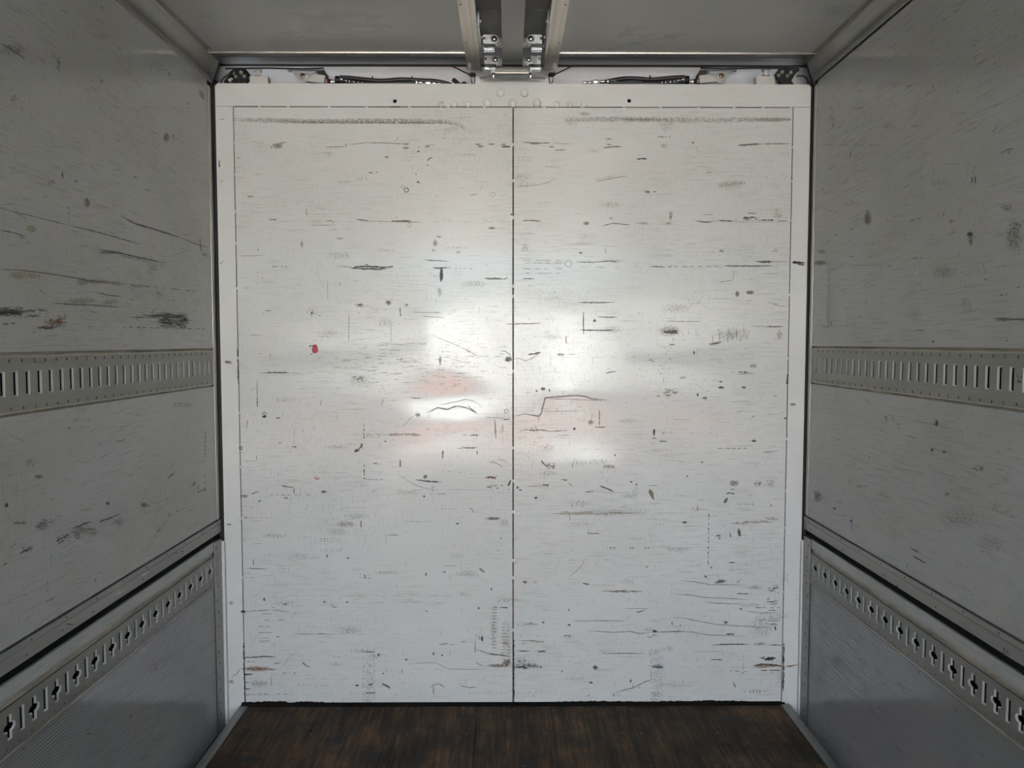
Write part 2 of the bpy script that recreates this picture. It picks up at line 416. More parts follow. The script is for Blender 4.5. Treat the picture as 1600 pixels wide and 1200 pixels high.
# ------------------------------------------------------------------ wear marks
KC = (.05, .045, .04); BC = (.25, .205, .155); TC = (.42, .38, .32); RC = (.50, .035, .045); UC = (.03, .09, .30); WC = (.85, .85, .84)
OL = (.16, .14, .07); RU = (.26, .13, .06); GC = (.28, .28, .28); TE = (.05, .16, .17); CR = (.10, .10, .10)
class Marks:
    def __init__(s, fn): s.fn = fn; s.v = []; s.f = []; s.c = []; s.r = random.Random(11)
    def quadstrip(s, L, Rr, col, al):
        o = len(s.v); off = s.r.uniform(.0003, .0010)
        for a, c_, k in zip(L, Rr, al):
            s.v += [s.fn(a[0], a[1], off), s.fn(c_[0], c_[1], off)]; s.c += [(*col, k), (*col, k)]
        for i in range(len(L) - 1): s.f.append((o + 2 * i, o + 2 * i + 1, o + 2 * i + 3, o + 2 * i + 2))
    def stroke(s, pts, w, col=KC, a=1.0, jag=.45, taper=True):
        """w = full width in photo pixels"""
        P = []
        for i in range(len(pts) - 1):
            (x0, y0), (x1, y1) = pts[i], pts[i + 1]; L = math.hypot(x1 - x0, y1 - y0); n = max(2, int(L / 2.5))
            P += [(x0 + (x1 - x0) * t / n, y0 + (y1 - y0) * t / n) for t in range(n)]
        P.append(pts[-1]); m = len(P); Ls = []; Rs = []; al = []
        for i, p in enumerate(P):
            q0 = P[max(0, i - 1)]; q1 = P[min(m - 1, i + 1)]; dx, dy = q1[0] - q0[0], q1[1] - q0[1]; d = math.hypot(dx, dy) or 1
            nx, ny = -dy / d, dx / d; t = i / (m - 1)
            k = (min(1, 4 * min(t, 1 - t) + .25) if taper else 1)
            h = w * .5 * k; j = 1 + s.r.uniform(-jag, jag); j2 = 1 + s.r.uniform(-jag, jag)
            Ls.append((p[0] + nx * h * j, p[1] + ny * h * j)); Rs.append((p[0] - nx * h * j2, p[1] - ny * h * j2)); al.append(a)
        s.quadstrip(Ls, Rs, col, al)
    def blob(s, x, y, rx, ry, col=KC, a=1.0, jag=.3, n=14, ang=0):
        """solid chip: hard irregular outline"""
        o = len(s.v); off = s.r.uniform(.0003, .0010); ca, sa = math.cos(ang), math.sin(ang)
        s.v.append(s.fn(x, y, off)); s.c.append((*col, a))
        for i in range(n):
            t = 2 * math.pi * i / n; k = 1 + s.r.uniform(-jag, jag); u = rx * k * math.cos(t); w = ry * k * math.sin(t)
            s.v.append(s.fn(x + u * ca - w * sa, y + u * sa + w * ca, off)); s.c.append((*col, a))
        for i in range(n): s.f.append((o, o + 1 + i, o + 1 + (i + 1) % n))
    def stain(s, x, y, rx, ry, col=TC, a=.6):
        """soft patch whose alpha fades to the rim; the shader breaks it up"""
        o = len(s.v); off = s.r.uniform(.0003, .0010); n = 18
        s.v.append(s.fn(x, y, off)); s.c.append((*col, a))
        for kr, ka in ((.5, .8), (.8, .45), (1.0, 0.0)):
            for i in range(n):
                t = 2 * math.pi * i / n; s.v.append(s.fn(x + rx * kr * math.cos(t), y + ry * kr * math.sin(t), off)); s.c.append((*col, a * ka))
        for i in range(n): s.f.append((o, o + 1 + i, o + 1 + (i + 1) % n))
        for q in range(2):
            for i in range(n):
                j = (i + 1) % n; s.f.append((o + 1 + q * n + i, o + 1 + q * n + j, o + 1 + (q + 1) * n + j, o + 1 + (q + 1) * n + i))
    def ring(s, x, y, r, w, col=KC):
        pts = [(x + r * math.cos(t * .7) * (1 + .15 * math.sin(t * 3)), y + r * math.sin(t * .7)) for t in range(10)]
        s.stroke(pts, w, col, 1, .3, False)
    def spray(s, x, y, rx, ry, n, r=.7, col=KC, a=1):
        for _ in range(n):
            u, v = s.r.gauss(0, .5), s.r.gauss(0, .5)
            s.blob(x + rx * u, y + ry * v, r * s.r.uniform(.5, 1.5), r * s.r.uniform(.4, 1), col, a, .3, 6)
    def rough(s, x, y, rx, ry, n, col=KC):
        """broken patch made of short horizontal flakes"""
        for _ in range(n):
            u, v = s.r.uniform(-1, 1), s.r.uniform(-1, 1); L = s.r.uniform(.12, .5) * rx * (1.1 - abs(v))
            s.stroke([(x + rx * u * .8 - L, y + ry * v), (x + rx * u * .8 + L, y + ry * v + s.r.uniform(-.5, .5))], s.r.uniform(.6, 1.6), col)
    def dash(s, x0, y0, x1, y1, w, col=KC, step=4, duty=.55):
        L = math.hypot(x1 - x0, y1 - y0); n = max(1, int(L / step))
        for i in range(n):
            t0 = (i + s.r.uniform(0, .3)) / n; t1 = t0 + duty * s.r.uniform(.5, 1.3) / n
            s.stroke([(x0 + (x1 - x0) * t0, y0 + (y1 - y0) * t0), (x0 + (x1 - x0) * t1, y0 + (y1 - y0) * t1)], w, col)
    def build(s, parent):
        me = bpy.data.meshes.new('scuff_marks'); me.from_pydata([tuple(v) for v in s.v], [], s.f); me.materials.append(M['wear'])
        ca = me.color_attributes.new('Col', 'FLOAT_COLOR', 'POINT')
        for i, c in enumerate(s.c): ca.data[i].color = c
        o = bpy.data.objects.new('scuff_marks', me); COL.objects.link(o); o.parent = parent
        o.matrix_parent_inverse = Matrix.Translation(-parent.location); o['kind'] = 'stuff'
        return o

def on_bulk(px, py, off):
    p = onY(px, py); return (p.x, D + dent(p.x, p.z) - off, p.z)
K = Marks(on_bulk); st = K.stroke
# general fine scuffing, denser in the load zone
R = random.Random(5)
for _ in range(1100):
    x = R.uniform(372, 1232); y = R.uniform(175, 1096)
    dens = .35 + .65 * math.exp(-((y - 600) / 260) ** 2) + .5 * math.exp(-((y - 1030) / 60) ** 2)
    if R.random() > dens: continue
    L = R.expovariate(1 / 7.0) + 1.5
    col = R.choice((TC, TC, BC, BC, GC, KC)); w = R.uniform(.3, .65)
    if abs(x - 801) < L: continue
    st([(x, y), (min(x + L, 1234), y + R.uniform(-.4, .4))], w, col, R.uniform(.3, .85))
for _ in range(380):
    x = R.uniform(372, 1232); y = R.uniform(420, 1090); L = R.uniform(2, 12)
    st([(x, y), (x + R.uniform(-.5, .5), y + L)], R.uniform(.35, .7), R.choice((TC, BC, GC)), R.uniform(.5, .8))
for _ in range(110):
    K.blob(R.uniform(372, 1232), R.uniform(200, 1092), R.uniform(.4, .9), R.uniform(.4, .8), R.choice((KC, BC)), 1, .4, 6)
for _ in range(60):
    K.stain(R.uniform(385, 1220), R.uniform(200, 1080), R.uniform(8, 30), R.uniform(3, 9), R.choice((TC, BC)), R.uniform(.32, .45))
for _ in range(900):
    x = R.uniform(480, 1130); y = R.gauss(560, 70)
    if abs(x - 802) < 5: continue
    if R.random() < .6: st([(x, y), (x + R.uniform(1.5, 7), y + R.uniform(-.4, .4))], R.uniform(.3, .8), R.choice((TC, TC, (.34, .33, .32))), R.uniform(.4, .9))
    else: st([(x, y), (x + R.uniform(-.3, .3), y + R.uniform(1.5, 6))], R.uniform(.3, .6), R.choice((TC, (.34, .33, .32))), R.uniform(.4, .8))
# long faint horizontals
for y, x0, x1 in ((223, 570, 634), (346, 400, 800), (417, 900, 1225), (434, 400, 425), (583, 400, 560), (765, 580, 780), (930, 390, 800),
                  (990, 460, 640), (970, 895, 1035), (1045, 640, 790), (683, 800, 890), (702, 900, 1060), (1042, 1060, 1190), (344, 1080, 1236),
                  (487, 640, 790), (558, 870, 1000), (1060, 380, 560), (941, 580, 700)):
    K.dash(x0, y, x1, y + 1, .45, TC, 26, .6)
# brown rub band under the header
for dy in (-2.2, 0, 2.0):
    st([(365, 187 + dy), (480, 190 + dy), (600, 189.5 + dy), (700, 190.5 + dy), (718, 195 + dy), (727, 202 + dy)], 3.4, (.45, .40, .34), .54, .6)
    st([(882, 187 + dy), (960, 186.5 + dy), (1080, 188 + dy), (1236, 187 + dy)], 3.2, (.49, .44, .39), .50, .6)
st([(436, 190.6), (520, 191.6), (640, 191), (695, 191.5), (712, 195), (725, 202)], 2.4, (.34, .29, .23), .60, .6); st([(560, 192), (700, 193)], 1.6, (.30, .25, .19), .62, .6)
st([(970, 186.6), (1035, 187.4)], 2.2, (.30, .25, .19), .68, .6); st([(1178, 186.6), (1236, 187)], 4.5, (.38, .33, .28), .66, .6)
K.stain(914, 178, 12, 4, TC, .6); K.stain(893, 190, 14, 8, BC, .4); K.stain(1042, 196, 16, 14, (.45, .33, .30), .4)
# top left
K.stain(434, 228, 11, 6, BC, .85); K.blob(424, 230, 1.2, 1); st([(436, 224), (448, 222.5)], 1.6, BC)
st([(393, 221), (412, 224)], .8, TC); K.stain(391, 307, 7, 3, BC, .7)
st([(508, 230), (540, 229)], 1.1, BC); st([(540, 224), (541, 230)], 1, KC); st([(545, 226), (577, 222.5)], .9, BC)
st([(420, 343), (433, 343.5)], 1.3, KC); st([(478, 325), (480, 338)], 1.3, TC)
st([(508, 345), (520, 345)], 1, BC); st([(519, 345), (522, 353)], .9, BC); st([(485, 352), (521, 352)], .8, BC)
st([(556, 343), (577, 345)], 1.3, KC); K.rough(532, 373, 7, 2, 8, BC); K.stain(472, 382, 3, 6, BC, .8)
st([(402, 392), (405, 389)], 1.6, KC); st([(369, 248), (376, 246)], .8, BC)
st([(342.5, 250), (343, 262)], 1.8, (.1, .02, .03)); st([(344, 283), (349, 283)], 1.3, KC); st([(341, 187), (352, 186)], 1, TC)
K.spray(565, 278, 9, 7, 26, .6); K.dash(548, 289, 574, 289, .9, BC, 5)
st([(570, 223), (602, 223.4), (634, 225)], 1.2, BC); K.stain(634, 225, 7, 2, BC, .9); K.stain(634, 231, 7, 2.6, BC, .9)
K.stain(668, 229, 5, 2.4, BC, .9); st([(668, 227), (680, 226)], 1, TC); K.blob(654, 236.5, 1.8, 1.6); K.blob(654, 230, 1, 1)
st([(668, 252), (671, 247.5), (676, 246.5)], 2, KC); st([(665, 258), (671, 258)], 1.8, TC)
K.stain(604, 245.5, 5, 2, KC, .9); st([(575, 270), (583, 269.6)], 1.4); st([(587, 269.5), (590, 269.5)], 1.4)
K.blob(650, 272, 1, 1); K.blob(653, 284.5, 1.8, 1.6); K.blob(656, 286, .8, .8); K.ring(635, 297, 3.4, 1.3); K.ring(629.5, 292, 2.6, .7, BC)
st([(618, 221), (620, 218), (623, 214)], .8); K.stain(751, 229, 6, 2, BC, .9); K.stain(748, 225.6, 7, 1.6, BC, .9)
K.stain(768, 225.2, 7, 1.5, BC, .9); K.stain(786, 225.8, 6, 1.6, BC, .9); st([(783, 229), (798, 229.5)], 2.2, KC)
st([(750, 298), (754, 287)], .8, TC); st([(734, 306), (746, 302.5)], 1, BC); K.ring(770, 304, 3.5, .7, TC)
K.blob(628, 345.5, 14, 1.5, BC); st([(570, 345), (660, 348)], .6, BC); st([(612, 346), (650, 347)], 1, BC)
K.stain(768, 356.5, 7, 3, BC, .85); K.stain(686, 370, 6, 2.4, BC, .7); K.stain(680, 380, 5, 7, BC, .75); K.stain(678, 391, 5, 3, BC, .6)
K.blob(800.5, 335, 2.6, 2, BC); K.stain(716, 394, 6, 3, BC, .6); K.ring(640, 352, 3, .6, BC)
# top right
st([(815, 222.5), (836, 223.8), (860, 223.4)], 1.8, BC); K.stain(835, 224, 10, 2.6, BC, .95); st([(860, 223), (893, 225)], .8, TC)
st([(857, 230), (866, 229)], 1.3); st([(866, 235), (884, 234)], 1.3, BC); K.stain(951, 217.5, 9, 2, BC, .7)
st([(942, 231), (955, 229.5), (972, 229.4)], 2, BC); K.stain(952, 226, 9, 2, BC, .6); st([(995, 248.6), (1003, 248), (1011, 248)], 2.2, KC)
K.stain(1012, 300, 5, 3, KC, .9); st([(1020, 300), (1026, 299)], 1.5, KC)
for x in (1029, 1032, 1033.5, 1036, 1040, 1046): K.blob(x, 214, .9, 1)
K.blob(1083, 223, 1.5, 1.4); K.blob(1088, 231, .7, .7); K.stain(1037, 228, 7, 5, BC, .6)
st([(930, 284), (955, 279), (980, 275)], 1.2, (.36, .28, .26)); st([(927, 281), (965, 274)], .8, TC)
st([(808, 292), (840, 289), (857, 285), (866, 279)], 1, TC); st([(816, 344.5), (833, 344.5), (847, 346.5)], 2, BC)
K.stain(916, 349, 6, 3.6, BC, 1); st([(940, 353), (958, 349), (985, 351.5)], 1.6, BC); K.stain(1004, 349, 14, 3, BC, .6)
K.rough(955, 342, 5, 2, 7, BC); K.blob(907, 395, 3, 1.5, BC); K.dash(940, 384.5, 968, 384.8, .8); st([(945, 387), (947, 396)], .7)
K.stain(820, 387, 8, 9, BC, .45); K.spray(830, 360, 40, 30, 60, .5, BC)
st([(1152, 227.5), (1170, 226), (1190, 225)], 2.6, (.15, .13, .11)); st([(1190, 225), (1235, 224.5)], 1.6, BC)
K.stain(1048, 337, 4, 10, (.36, .24, .18), .7); K.stain(1044, 349, 7, 3, BC, .6)
st([(1087, 345.5), (1100, 347), (1113, 347)], 1.5, KC); st([(1122, 344.5), (1145, 345.5)], 1.4, KC); st([(1085, 346), (1236, 347.5)], .7, TC)
K.rough(1170, 341, 16, 3, 22, KC); K.rough(1205, 344.5, 22, 1.8, 10, KC); st([(1168, 333), (1182, 333.5)], 1, KC); st([(1097, 335), (1115, 336)], .8, BC)
st([(1103, 270.5), (1112, 269)], 1.3, BC); K.rough(1211, 392, 5, 3, 10); K.stain(1127, 392, 6, 3, TC, .6); K.stain(1215, 335, 9, 12, (.5, .42, .36), .4)
# faint mirrored rub-off of printing (unreadable)
for i, x in enumerate(range(1124, 1164, 3)):
    K.stroke([(x, 294 - i * .35), (x + R.uniform(-.4, .8), 286 - i * .35)], 1.2, (.42, .38, .33), .62)
    if i % 2: K.stroke([(x, 291 - i * .35), (x + 3, 290.5 - i * .35)], 1, (.42, .38, .33), .6)
K.stain(1143, 288, 24, 9, TC, .42); K.dash(1141, 275, 1160, 274, 1.6, TC, 4)
# middle left
st([(375, 400), (412, 399.4)], 1, TC); K.dash(424, 416.6, 452, 416.6, 1.5, KC, 6); K.blob(345, 411, .9, 1.2); K.blob(348, 409, .8, .8)
st([(535, 416.6), (550, 417.2)], 1, KC); K.blob(578, 418.4, 31, 3.0, KC, 1, .25, 30); K.blob(570, 418.2, 13, 1.1, (.62, .55, .46), 1, .3, 14)
K.blob(590, 419, 7, .7, (.55, .5, .43), 1, .3, 10); K.blob(573, 413.5, 2, 1); st([(604, 417), (615, 416.6)], 1.6)
K.spray(487, 489, 8, 8, 46, .65, (.06, .09, .12)); K.blob(487, 489, 2, 1.6, (.04, .06, .09)); st([(495, 492), (502, 494)], .8)
st([(414, 485.4), (424, 485.4)], 1.1, KC); st([(512, 438), (512, 472)], .7, GC); st([(545, 488), (545, 536)], .9, BC)
K.blob(492, 545, 4.8, 7.2, RC, 1, .18, 16); K.blob(491.5, 541, 4, 2.5, (.38, .03, .04), 1, .3, 10); K.blob(485, 540.5, 2.8, 1.4, (.1, .09, .07)); K.blob(486.5, 553, 1.6, 1, (.1, .09, .07))
K.rough(435, 582, 18, 1.2, 14, KC); st([(403, 582.4), (472, 583)], .7, BC); K.dash(401.5, 594, 402.5, 636, 1.4, KC, 5, .8)
K.stain(562, 477, 9, 4, BC, .75); K.blob(562, 476.5, 3, 1, KC); K.stain(357, 566, 8, 3, BC, .9); K.blob(355, 565, 3, 1.2, KC)
K.rough(560, 592, 12, 5, 16, BC); K.stain(560, 592, 16, 8, BC, .45); st([(421, 556), (423, 552)], 1, KC); st([(530, 446), (532, 443)], 1.6, KC)
st([(663, 406.4), (702, 408.4)], 1.2, KC); st([(676, 417.5), (682, 419), (700, 418.6)], 2, KC); K.blob(689.6, 429, 2.6, 11, KC, 1, .15, 16)
K.blob(689, 429, .9, 7.5, WC, 1, .2, 10); K.blob(687, 420, 3.4, 1.1, WC); K.dash(700, 418.5, 740, 420, 1, BC, 7)
K.stain(687, 456, 4, 11, BC, .6); st([(757, 435), (787, 436)], 2.4, (.12, .10, .08)); st([(786, 437), (794, 434)], 2, BC)
K.stain(607, 473, 6, 5, BC, .9); K.blob(607, 473, 2, 2, BC); K.stain(635, 477, 4, 3, BC, .8); st([(625, 480), (626, 495)], 1.8, (.15, .14, .13))
st([(659, 494), (695, 496.4)], .9, BC); st([(646, 488), (690, 488.5)], .8, BC); st([(790, 506), (812, 506.5)], 1.2, BC)
st([(673, 522), (690, 530), (715, 540), (740, 553), (748, 557), (757, 556), (757, 549)], .7, KC)
K.stain(688, 563, 3, 8, BC, .85); K.rough(718, 573.5, 7, 1.6, 9, BC); K.rough(625, 561.5, 6, 1.6, 9, BC); st([(782, 548), (790, 549), (800, 557)], 1, KC)
K.blob(795, 561, 5, 4, (.30, .27, .20)); K.stain(794, 562, 8, 6, BC, .7); st([(611, 500), (611, 540)], .7, TC)
for _ in range(150):
    x = R.choice((R.gauss(590, 34), R.gauss(700, 40))); y = R.gauss(575, 22)
    st([(x, y), (x + R.uniform(3, 16), y + R.uniform(-.5, .5))], R.uniform(.4, .9), R.choice((TC, BC)), .9)
# middle right
st([(899, 409), (925, 409.8), (950, 408), (970, 408.6)], 1.4, (.12, .1, .09)); K.ring(888, 412, 5.4, .9, BC); st([(816, 435.4), (836, 435.6)], 1.2)
for y in (407, 411, 420, 427): K.dash(815, y, 880, y, .8, BC, 14, .9)
st([(1018, 416.2), (1040, 417.4)], 1.5); st([(902, 472.5), (930, 473), (960, 472.5)], 1.5); st([(912, 486), (911.5, 505), (912, 523)], 1.8, (.13, .12, .11))
K.blob(912, 502, 1, 4, WC); st([(933, 495), (950, 495.8), (965, 495.4)], 1.2); st([(906, 515.4), (935, 516.3), (960, 516)], 1.9); K.blob(929, 501, 2.4, 2)
st([(803, 506), (845, 505.6)], 1.4, (.16, .13, .08)); st([(884, 525), (885, 538)], 1.6, BC); st([(825, 554), (835, 553), (845, 550)], 2.6, (.18, .14, .09))
st([(803, 560), (813, 560), (820, 564), (830, 561), (845, 551)], 1.2, GC); K.stain(876, 554, 8, 3, BC, .8)
st([(946, 583.5), (955, 581), (963, 580)], 1.2); K.blob(838.5, 611, 1.6, 1.6); K.blob(848, 607.5, 3.6, 2.4, (.12, .11, .1)); K.blob(858.5, 610, 1.4, 2.2)
K.spray(880, 470, 50, 30, 150, .5, BC); K.spray(870, 520, 40, 22, 90, .5, TC)
# split skin of the panel
st([(948, 625), (925, 623), (915, 619.5), (900, 617.6), (870, 620), (852, 621.5), (849, 632), (846, 645), (842, 650.5), (820, 646.5), (804, 650)], 2.2, (.22, .22, .23), 1, .25)
st([(850, 622.5), (947, 626)], .7, KC); st([(842, 651), (841, 660)], .8, KC); st([(844, 643), (905, 642)], .8, GC)
st([(667, 645), (674, 642), (684, 637), (700, 640), (708, 636), (716, 634.5), (726, 636.5), (735, 640), (745, 647)], 2.2, (.20, .20, .20), 1, .3)
st([(686, 633), (712, 628), (728, 624), (740, 627), (751, 634)], 1.2, GC); st([(730, 634), (746, 646)], 1.6, (.12, .12, .12)); st([(758, 652), (790, 653)], .9, GC)
K.rough(789, 654.5, 9, 2, 14); K.ring(791, 642.5, 3, .8); K.stain(653, 648, 5, 4, GC, 1); st([(628, 668), (645, 650)], .8, GC)
st([(641, 621.5), (658, 622.5)], 1.2); st([(773, 655), (774, 670), (775, 686)], 2, (.3, .29, .28)); st([(785, 662), (786, 676)], 1.4, GC)
K.rough(935, 613, 14, 5, 0); K.spray(1050, 555, 18, 10, 30, .6, BC); K.rough(1047, 612, 12, 6, 26, BC); K.rough(1018, 563, 7, 3, 12, BC)
# right middle
st([(1182, 408.6), (1206, 409)], 3.2); st([(1178, 408), (1231, 409)], .9, BC); st([(1238, 410), (1257, 411)], 4, (.03, .03, .035), 1, .5); st([(1246, 413), (1257, 414)], 2)
st([(1130, 415.2), (1160, 415.8), (1207, 415.2)], 2, (.12, .1, .09)); K.dash(1040, 416.4, 1126, 416, 1, KC, 12, .7); st([(1147, 422), (1145, 438)], .7, BC); st([(1124, 441), (1145, 438)], .9, BC)
K.stain(1152, 459, 4, 6, BC, .95); K.stain(1172, 457, 8, 4, BC, 1); K.rough(1172, 457, 6, 3, 8, BC); K.dash(1182, 458, 1205, 460, 1.2, TC, 4)
st([(1199, 472), (1215, 477), (1228, 479)], 1.2, TC); K.rough(1211, 475, 5, 2, 6, BC); st([(1038, 502), (1096, 502.4)], 1, BC); st([(1110, 467), (1150, 466.5)], .7, TC)
K.stain(1046, 517, 22, 10, (.52, .44, .36), .7); K.blob(1048, 518.5, 13, 2.6, (.09, .07, .055), 1, .3, 20); K.blob(1050, 538.5, 5, 1, BC); st([(1051, 527), (1053, 536)], .7, BC)
for _ in range(70): K.stroke([(x := R.gauss(1143, 17), R.gauss(522, 6)), (x + R.uniform(-.4, .4), R.gauss(526, 5))], .9, (.42, .39, .34), .6)
K.stain(1142, 523, 34, 13, (.45, .41, .35), .45); K.blob(1117, 536.5, 10, 1.6, OL, 1, .2, 12, -.18)
st([(1198, 510), (1210, 510.4), (1225, 510.2)], 1.5); st([(1172, 509.5), (1198, 509.8)], .8, BC); K.rough(1163, 582, 9, 2, 12); st([(1150, 584.4), (1182, 584)], .8, BC)
K.blob(1127, 605.5, 4.4, 1.6); K.blob(1162, 605.5, 3.6, 1.6); K.blob(1126, 596.5, 2.6, 1); K.stain(1101, 622, 5, 3, KC, 1); K.stain(1177, 572, 8, 3, TC, .8)
K.blob(1084.5, 551, 1.6, 2.2); K.stain(1218, 523, 6, 10, TC, .55); K.spray(1090, 475, 22, 16, 50, .6, BC); K.spray(1040, 580, 14, 20, 46, .6, BC)
K.rough(1036, 618, 12, 4, 12, BC); K.blob(1090, 617, 1.6, 2.6); K.stain(1067, 590, 7, 3, BC, .7); st([(1208, 618.4), (1214, 618.4)], 1.2)
# lower left
st([(402, 620), (402, 636)], 1.2); K.ring(413, 646.5, 2.6, .9); K.blob(413, 651, 4, 1.8); st([(431, 653), (439, 653.4)], 1.6); st([(387, 656), (385, 672)], 1, BC)
K.dash(568.5, 662, 568.5, 687, 1.8, KC, 6, .8); K.blob(557, 704, 3.4, 2.8, (.1, .07, .06)); K.blob(565, 696, 2, 4, (.22, .09, .07)); st([(558, 706), (567, 694)], 2, (.12, .08, .06))
K.dash(569, 724, 569.5, 752, 1.9, KC, 7, .9)
for x in range(573, 598, 4): K.blob(x, 749, .6, 1.3)
K.blob(460, 698, 3.6, 1); K.blob(438, 692, 2.4, .8); st([(460, 668), (459.5, 695)], .7, TC); st([(490, 746), (495, 748.5), (500, 747.5)], 1.8, (.36, .16, .13)); st([(491, 744.6), (499, 745.4)], 1, (.4, .2, .16))
st([(440, 759), (452, 761), (459, 761)], 1.8); st([(459, 761), (459.6, 772)], 1.1); K.dash(418, 773, 485, 773.6, .8, KC, 9, .8)
st([(393, 772), (400, 769), (405, 767)], 1.8, BC); st([(403, 784.4), (408, 781.4)], 2); K.stain(382, 775, 8, 3.4, (.38, .22, .18), .8)
K.stain(506, 768.5, 6, 3, KC, 1); K.stain(447, 778, 4, 2, BC, 1); K.ring(376.5, 700, 2.4, 1.4); K.dash(382, 809, 430, 809, 1, KC, 8); K.blob(384, 809, 2.4, .8)
st([(564, 813), (564.5, 825)], 1.6); K.rough(540, 819, 14, 5, 16, TC); K.stain(538, 819, 16, 7, TC, .55); st([(354, 819), (362, 820)], 1.6)
for y in (842, 846, 858, 861): K.dash(500, y, 536, y, 1.3, KC, 5, .35)
st([(401, 711), (401, 719)], 1); st([(380, 721), (402, 720)], .7, TC); st([(502, 625), (501, 634)], 1, BC)
st([(625.4, 718), (625.8, 730)], 2); st([(692, 703), (691.4, 716)], 2); st([(745, 704), (746, 711)], 1.6); K.rough(590, 724, 7, 2, 7, BC)
st([(650, 749.6), (668, 752), (689, 753.2)], 2.1, (.09, .09, .09)); K.stain(664, 745, 4, 4, OL, 1); st([(663, 747), (668, 741)], 2, (.12, .13, .08))
st([(621, 740), (634, 749), (650, 758), (660, 762), (677, 764.4)], .8, GC); st([(676, 760), (676, 769)], 1, BC); st([(673, 760), (680, 761)], .8, BC)
K.rough(770, 746, 9, 2.6, 16, (.16, .04, .03)); K.stroke([(757, 746.5), (767, 745), (775, 747)], 2, (.16, .05, .04)); K.blob(796, 755, 1.8, 4.4, KC, 1, .3, 10, .4)
st([(762, 722), (774, 723), (785, 729)], 1.4, TC); st([(776, 717), (790, 720), (791, 725)], 1, GC); K.blob(662.6, 775.6, 1.8, 1.6); K.dash(670, 773, 700, 771, 1, KC, 8, .8)
K.dash(688, 795, 712, 795, 1, BC, 5); st([(732, 793), (738, 796), (740, 802)], 1, (.38, .16, .14)); K.rough(770, 810, 13, 2, 18, OL); K.stain(770, 810, 15, 4, OL, .7)
K.blob(715, 818, 2.8, 1.1); K.blob(783, 841, .8, 1.4); K.rough(770, 761, 14, 3, 12, BC); K.blob(784, 758.6, 1.4, 1); K.dash(690, 735, 740, 741, .9, BC, 8); K.rough(610, 836, 15, 2, 10, TC)
K.rough(735, 680, 14, 1, 8, BC); K.blob(602, 689.6, 2, 1); K.rough(582, 680, 14, 3, 18, TC); K.rough(630, 679, 30, 2, 26, TC); st([(666, 672), (670, 668)], 1.2, BC); K.rough(732, 700, 18, 2, 10, BC)
# lower right of centre
st([(812, 674), (822, 671), (832, 673), (845, 671.6), (860, 674), (888, 672)], 1.1, KC, 1, .8); K.spray(832, 670, 8, 4, 26, .6); K.blob(897.5, 670, 2.4, 1.8)
st([(929, 667.4), (946, 667.6)], 1.3); st([(936.5, 640), (936.5, 666)], 1.4, (.12, .12, .12)); st([(926, 645), (922, 662)], .8, GC); K.stain(923, 660, 6, 5, BC, .8); st([(870, 680), (890, 680.6)], .8, GC)
K.stain(1022, 675, 2.6, 6, KC, 1.1); st([(1022, 670), (1022, 682)], 2); st([(1018, 684.6), (1026, 684.6)], 1.4); st([(846, 719), (849, 724), (854, 729)], 2.4, (.1, .09, .09))
K.rough(860, 729, 8, 5, 26, (.13, .11, .1)); st([(866, 722), (866, 732)], 1, BC); st([(894, 732), (895, 726), (897, 720)], 1.1, GC); K.stain(952, 729, 14, 4, (.42, .36, .28), .75); K.dash(930, 735, 945, 733, 1, TC, 4)
st([(824, 760), (845, 759), (858, 757)], .9, OL); K.rough(853, 757.5, 7, 2.6, 18, (.14, .12, .08)); st([(876, 749), (883, 750), (886, 752)], 1, BC); K.blob(883, 750, 3, 1.6, BC); st([(888, 754), (894, 760)], 1, (.12, .12, .12))
st([(936, 759), (945, 762), (960, 768.6)], 2, (.15, .15, .13)); st([(938, 761), (957, 766)], 1, TC); st([(913, 769), (928, 768)], 1.1); K.rough(923, 767, 5, 2, 8, GC); st([(928, 769), (985, 770)], .7, TC)
K.blob(1018, 772, 2.0, 9.5, (.20, .17, .10), 1, .25, 16, -.42); st([(1012.5, 766), (1019, 778), (1023, 780)], 1.2); st([(1016, 764), (1022, 774)], 1.6, (.13, .12, .08)); K.blob(837, 778, 2.6, 1.8)
K.blob(809, 761.6, 2, 1.8); K.blob(813, 765.6, 3, 1.1); st([(917, 832), (925, 833.6), (937, 833.4)], 1.2); K.blob(986, 753, 1.6, 1.4); K.blob(994.5, 757, 1.2, 1.6); st([(1013, 759), (1028, 758.4)], .9, BC)
K.spray(828, 712, 16, 12, 36, .6, BC); K.spray(835, 695, 10, 8, 20, .6, BC); K.rough(930, 802, 60, 3, 26, TC); K.stain(960, 800, 70, 9, TC, .4); K.dash(1020, 819, 1040, 820, 1.2, BC, 5)
K.blob(961, 711, 1.4, 1.6, BC); st([(947, 754), (949, 749)], 1.2, GC); st([(890, 803), (890.4, 814)], .9, GC)
for x in (953, 956, 960, 985, 989, 1008, 1013): K.blob(x, 856, .8, 1.5)
# lower right
K.blob(1177.5, 689, 3.6, 1.5); st([(1178, 683), (1178, 689)], .9, BC); K.dash(1118, 700.4, 1172, 700.4, 1, KC, 10, .8); st([(1190, 706), (1202, 706.4), (1216, 704)], 1.2, BC); K.dash(1200, 698, 1214, 698, 1.4, BC, 3, .4)
K.blob(1097, 722, 2.2, 1.4, BC); st([(1030, 689.4), (1042, 689.6)], 1.4); st([(1033, 678), (1040, 675)], 1); K.stain(1147, 755, 9, 6, (.36, .31, .26), .85); K.rough(1184, 756, 6, 5, 30, (.2, .17, .14)); K.stain(1204, 755, 9, 8, OL, .5)
st([(1140, 764.4), (1148, 764.6)], 1.3); st([(1134, 771.4), (1140, 770), (1148, 771.6)], 1.8); K.blob(1134, 781.6, 2.2, 4.6, (.13, .1, .08), 1, .25, 10, .5); K.dash(1150, 787.4, 1178, 788.4, 1.1, KC, 5, .6)
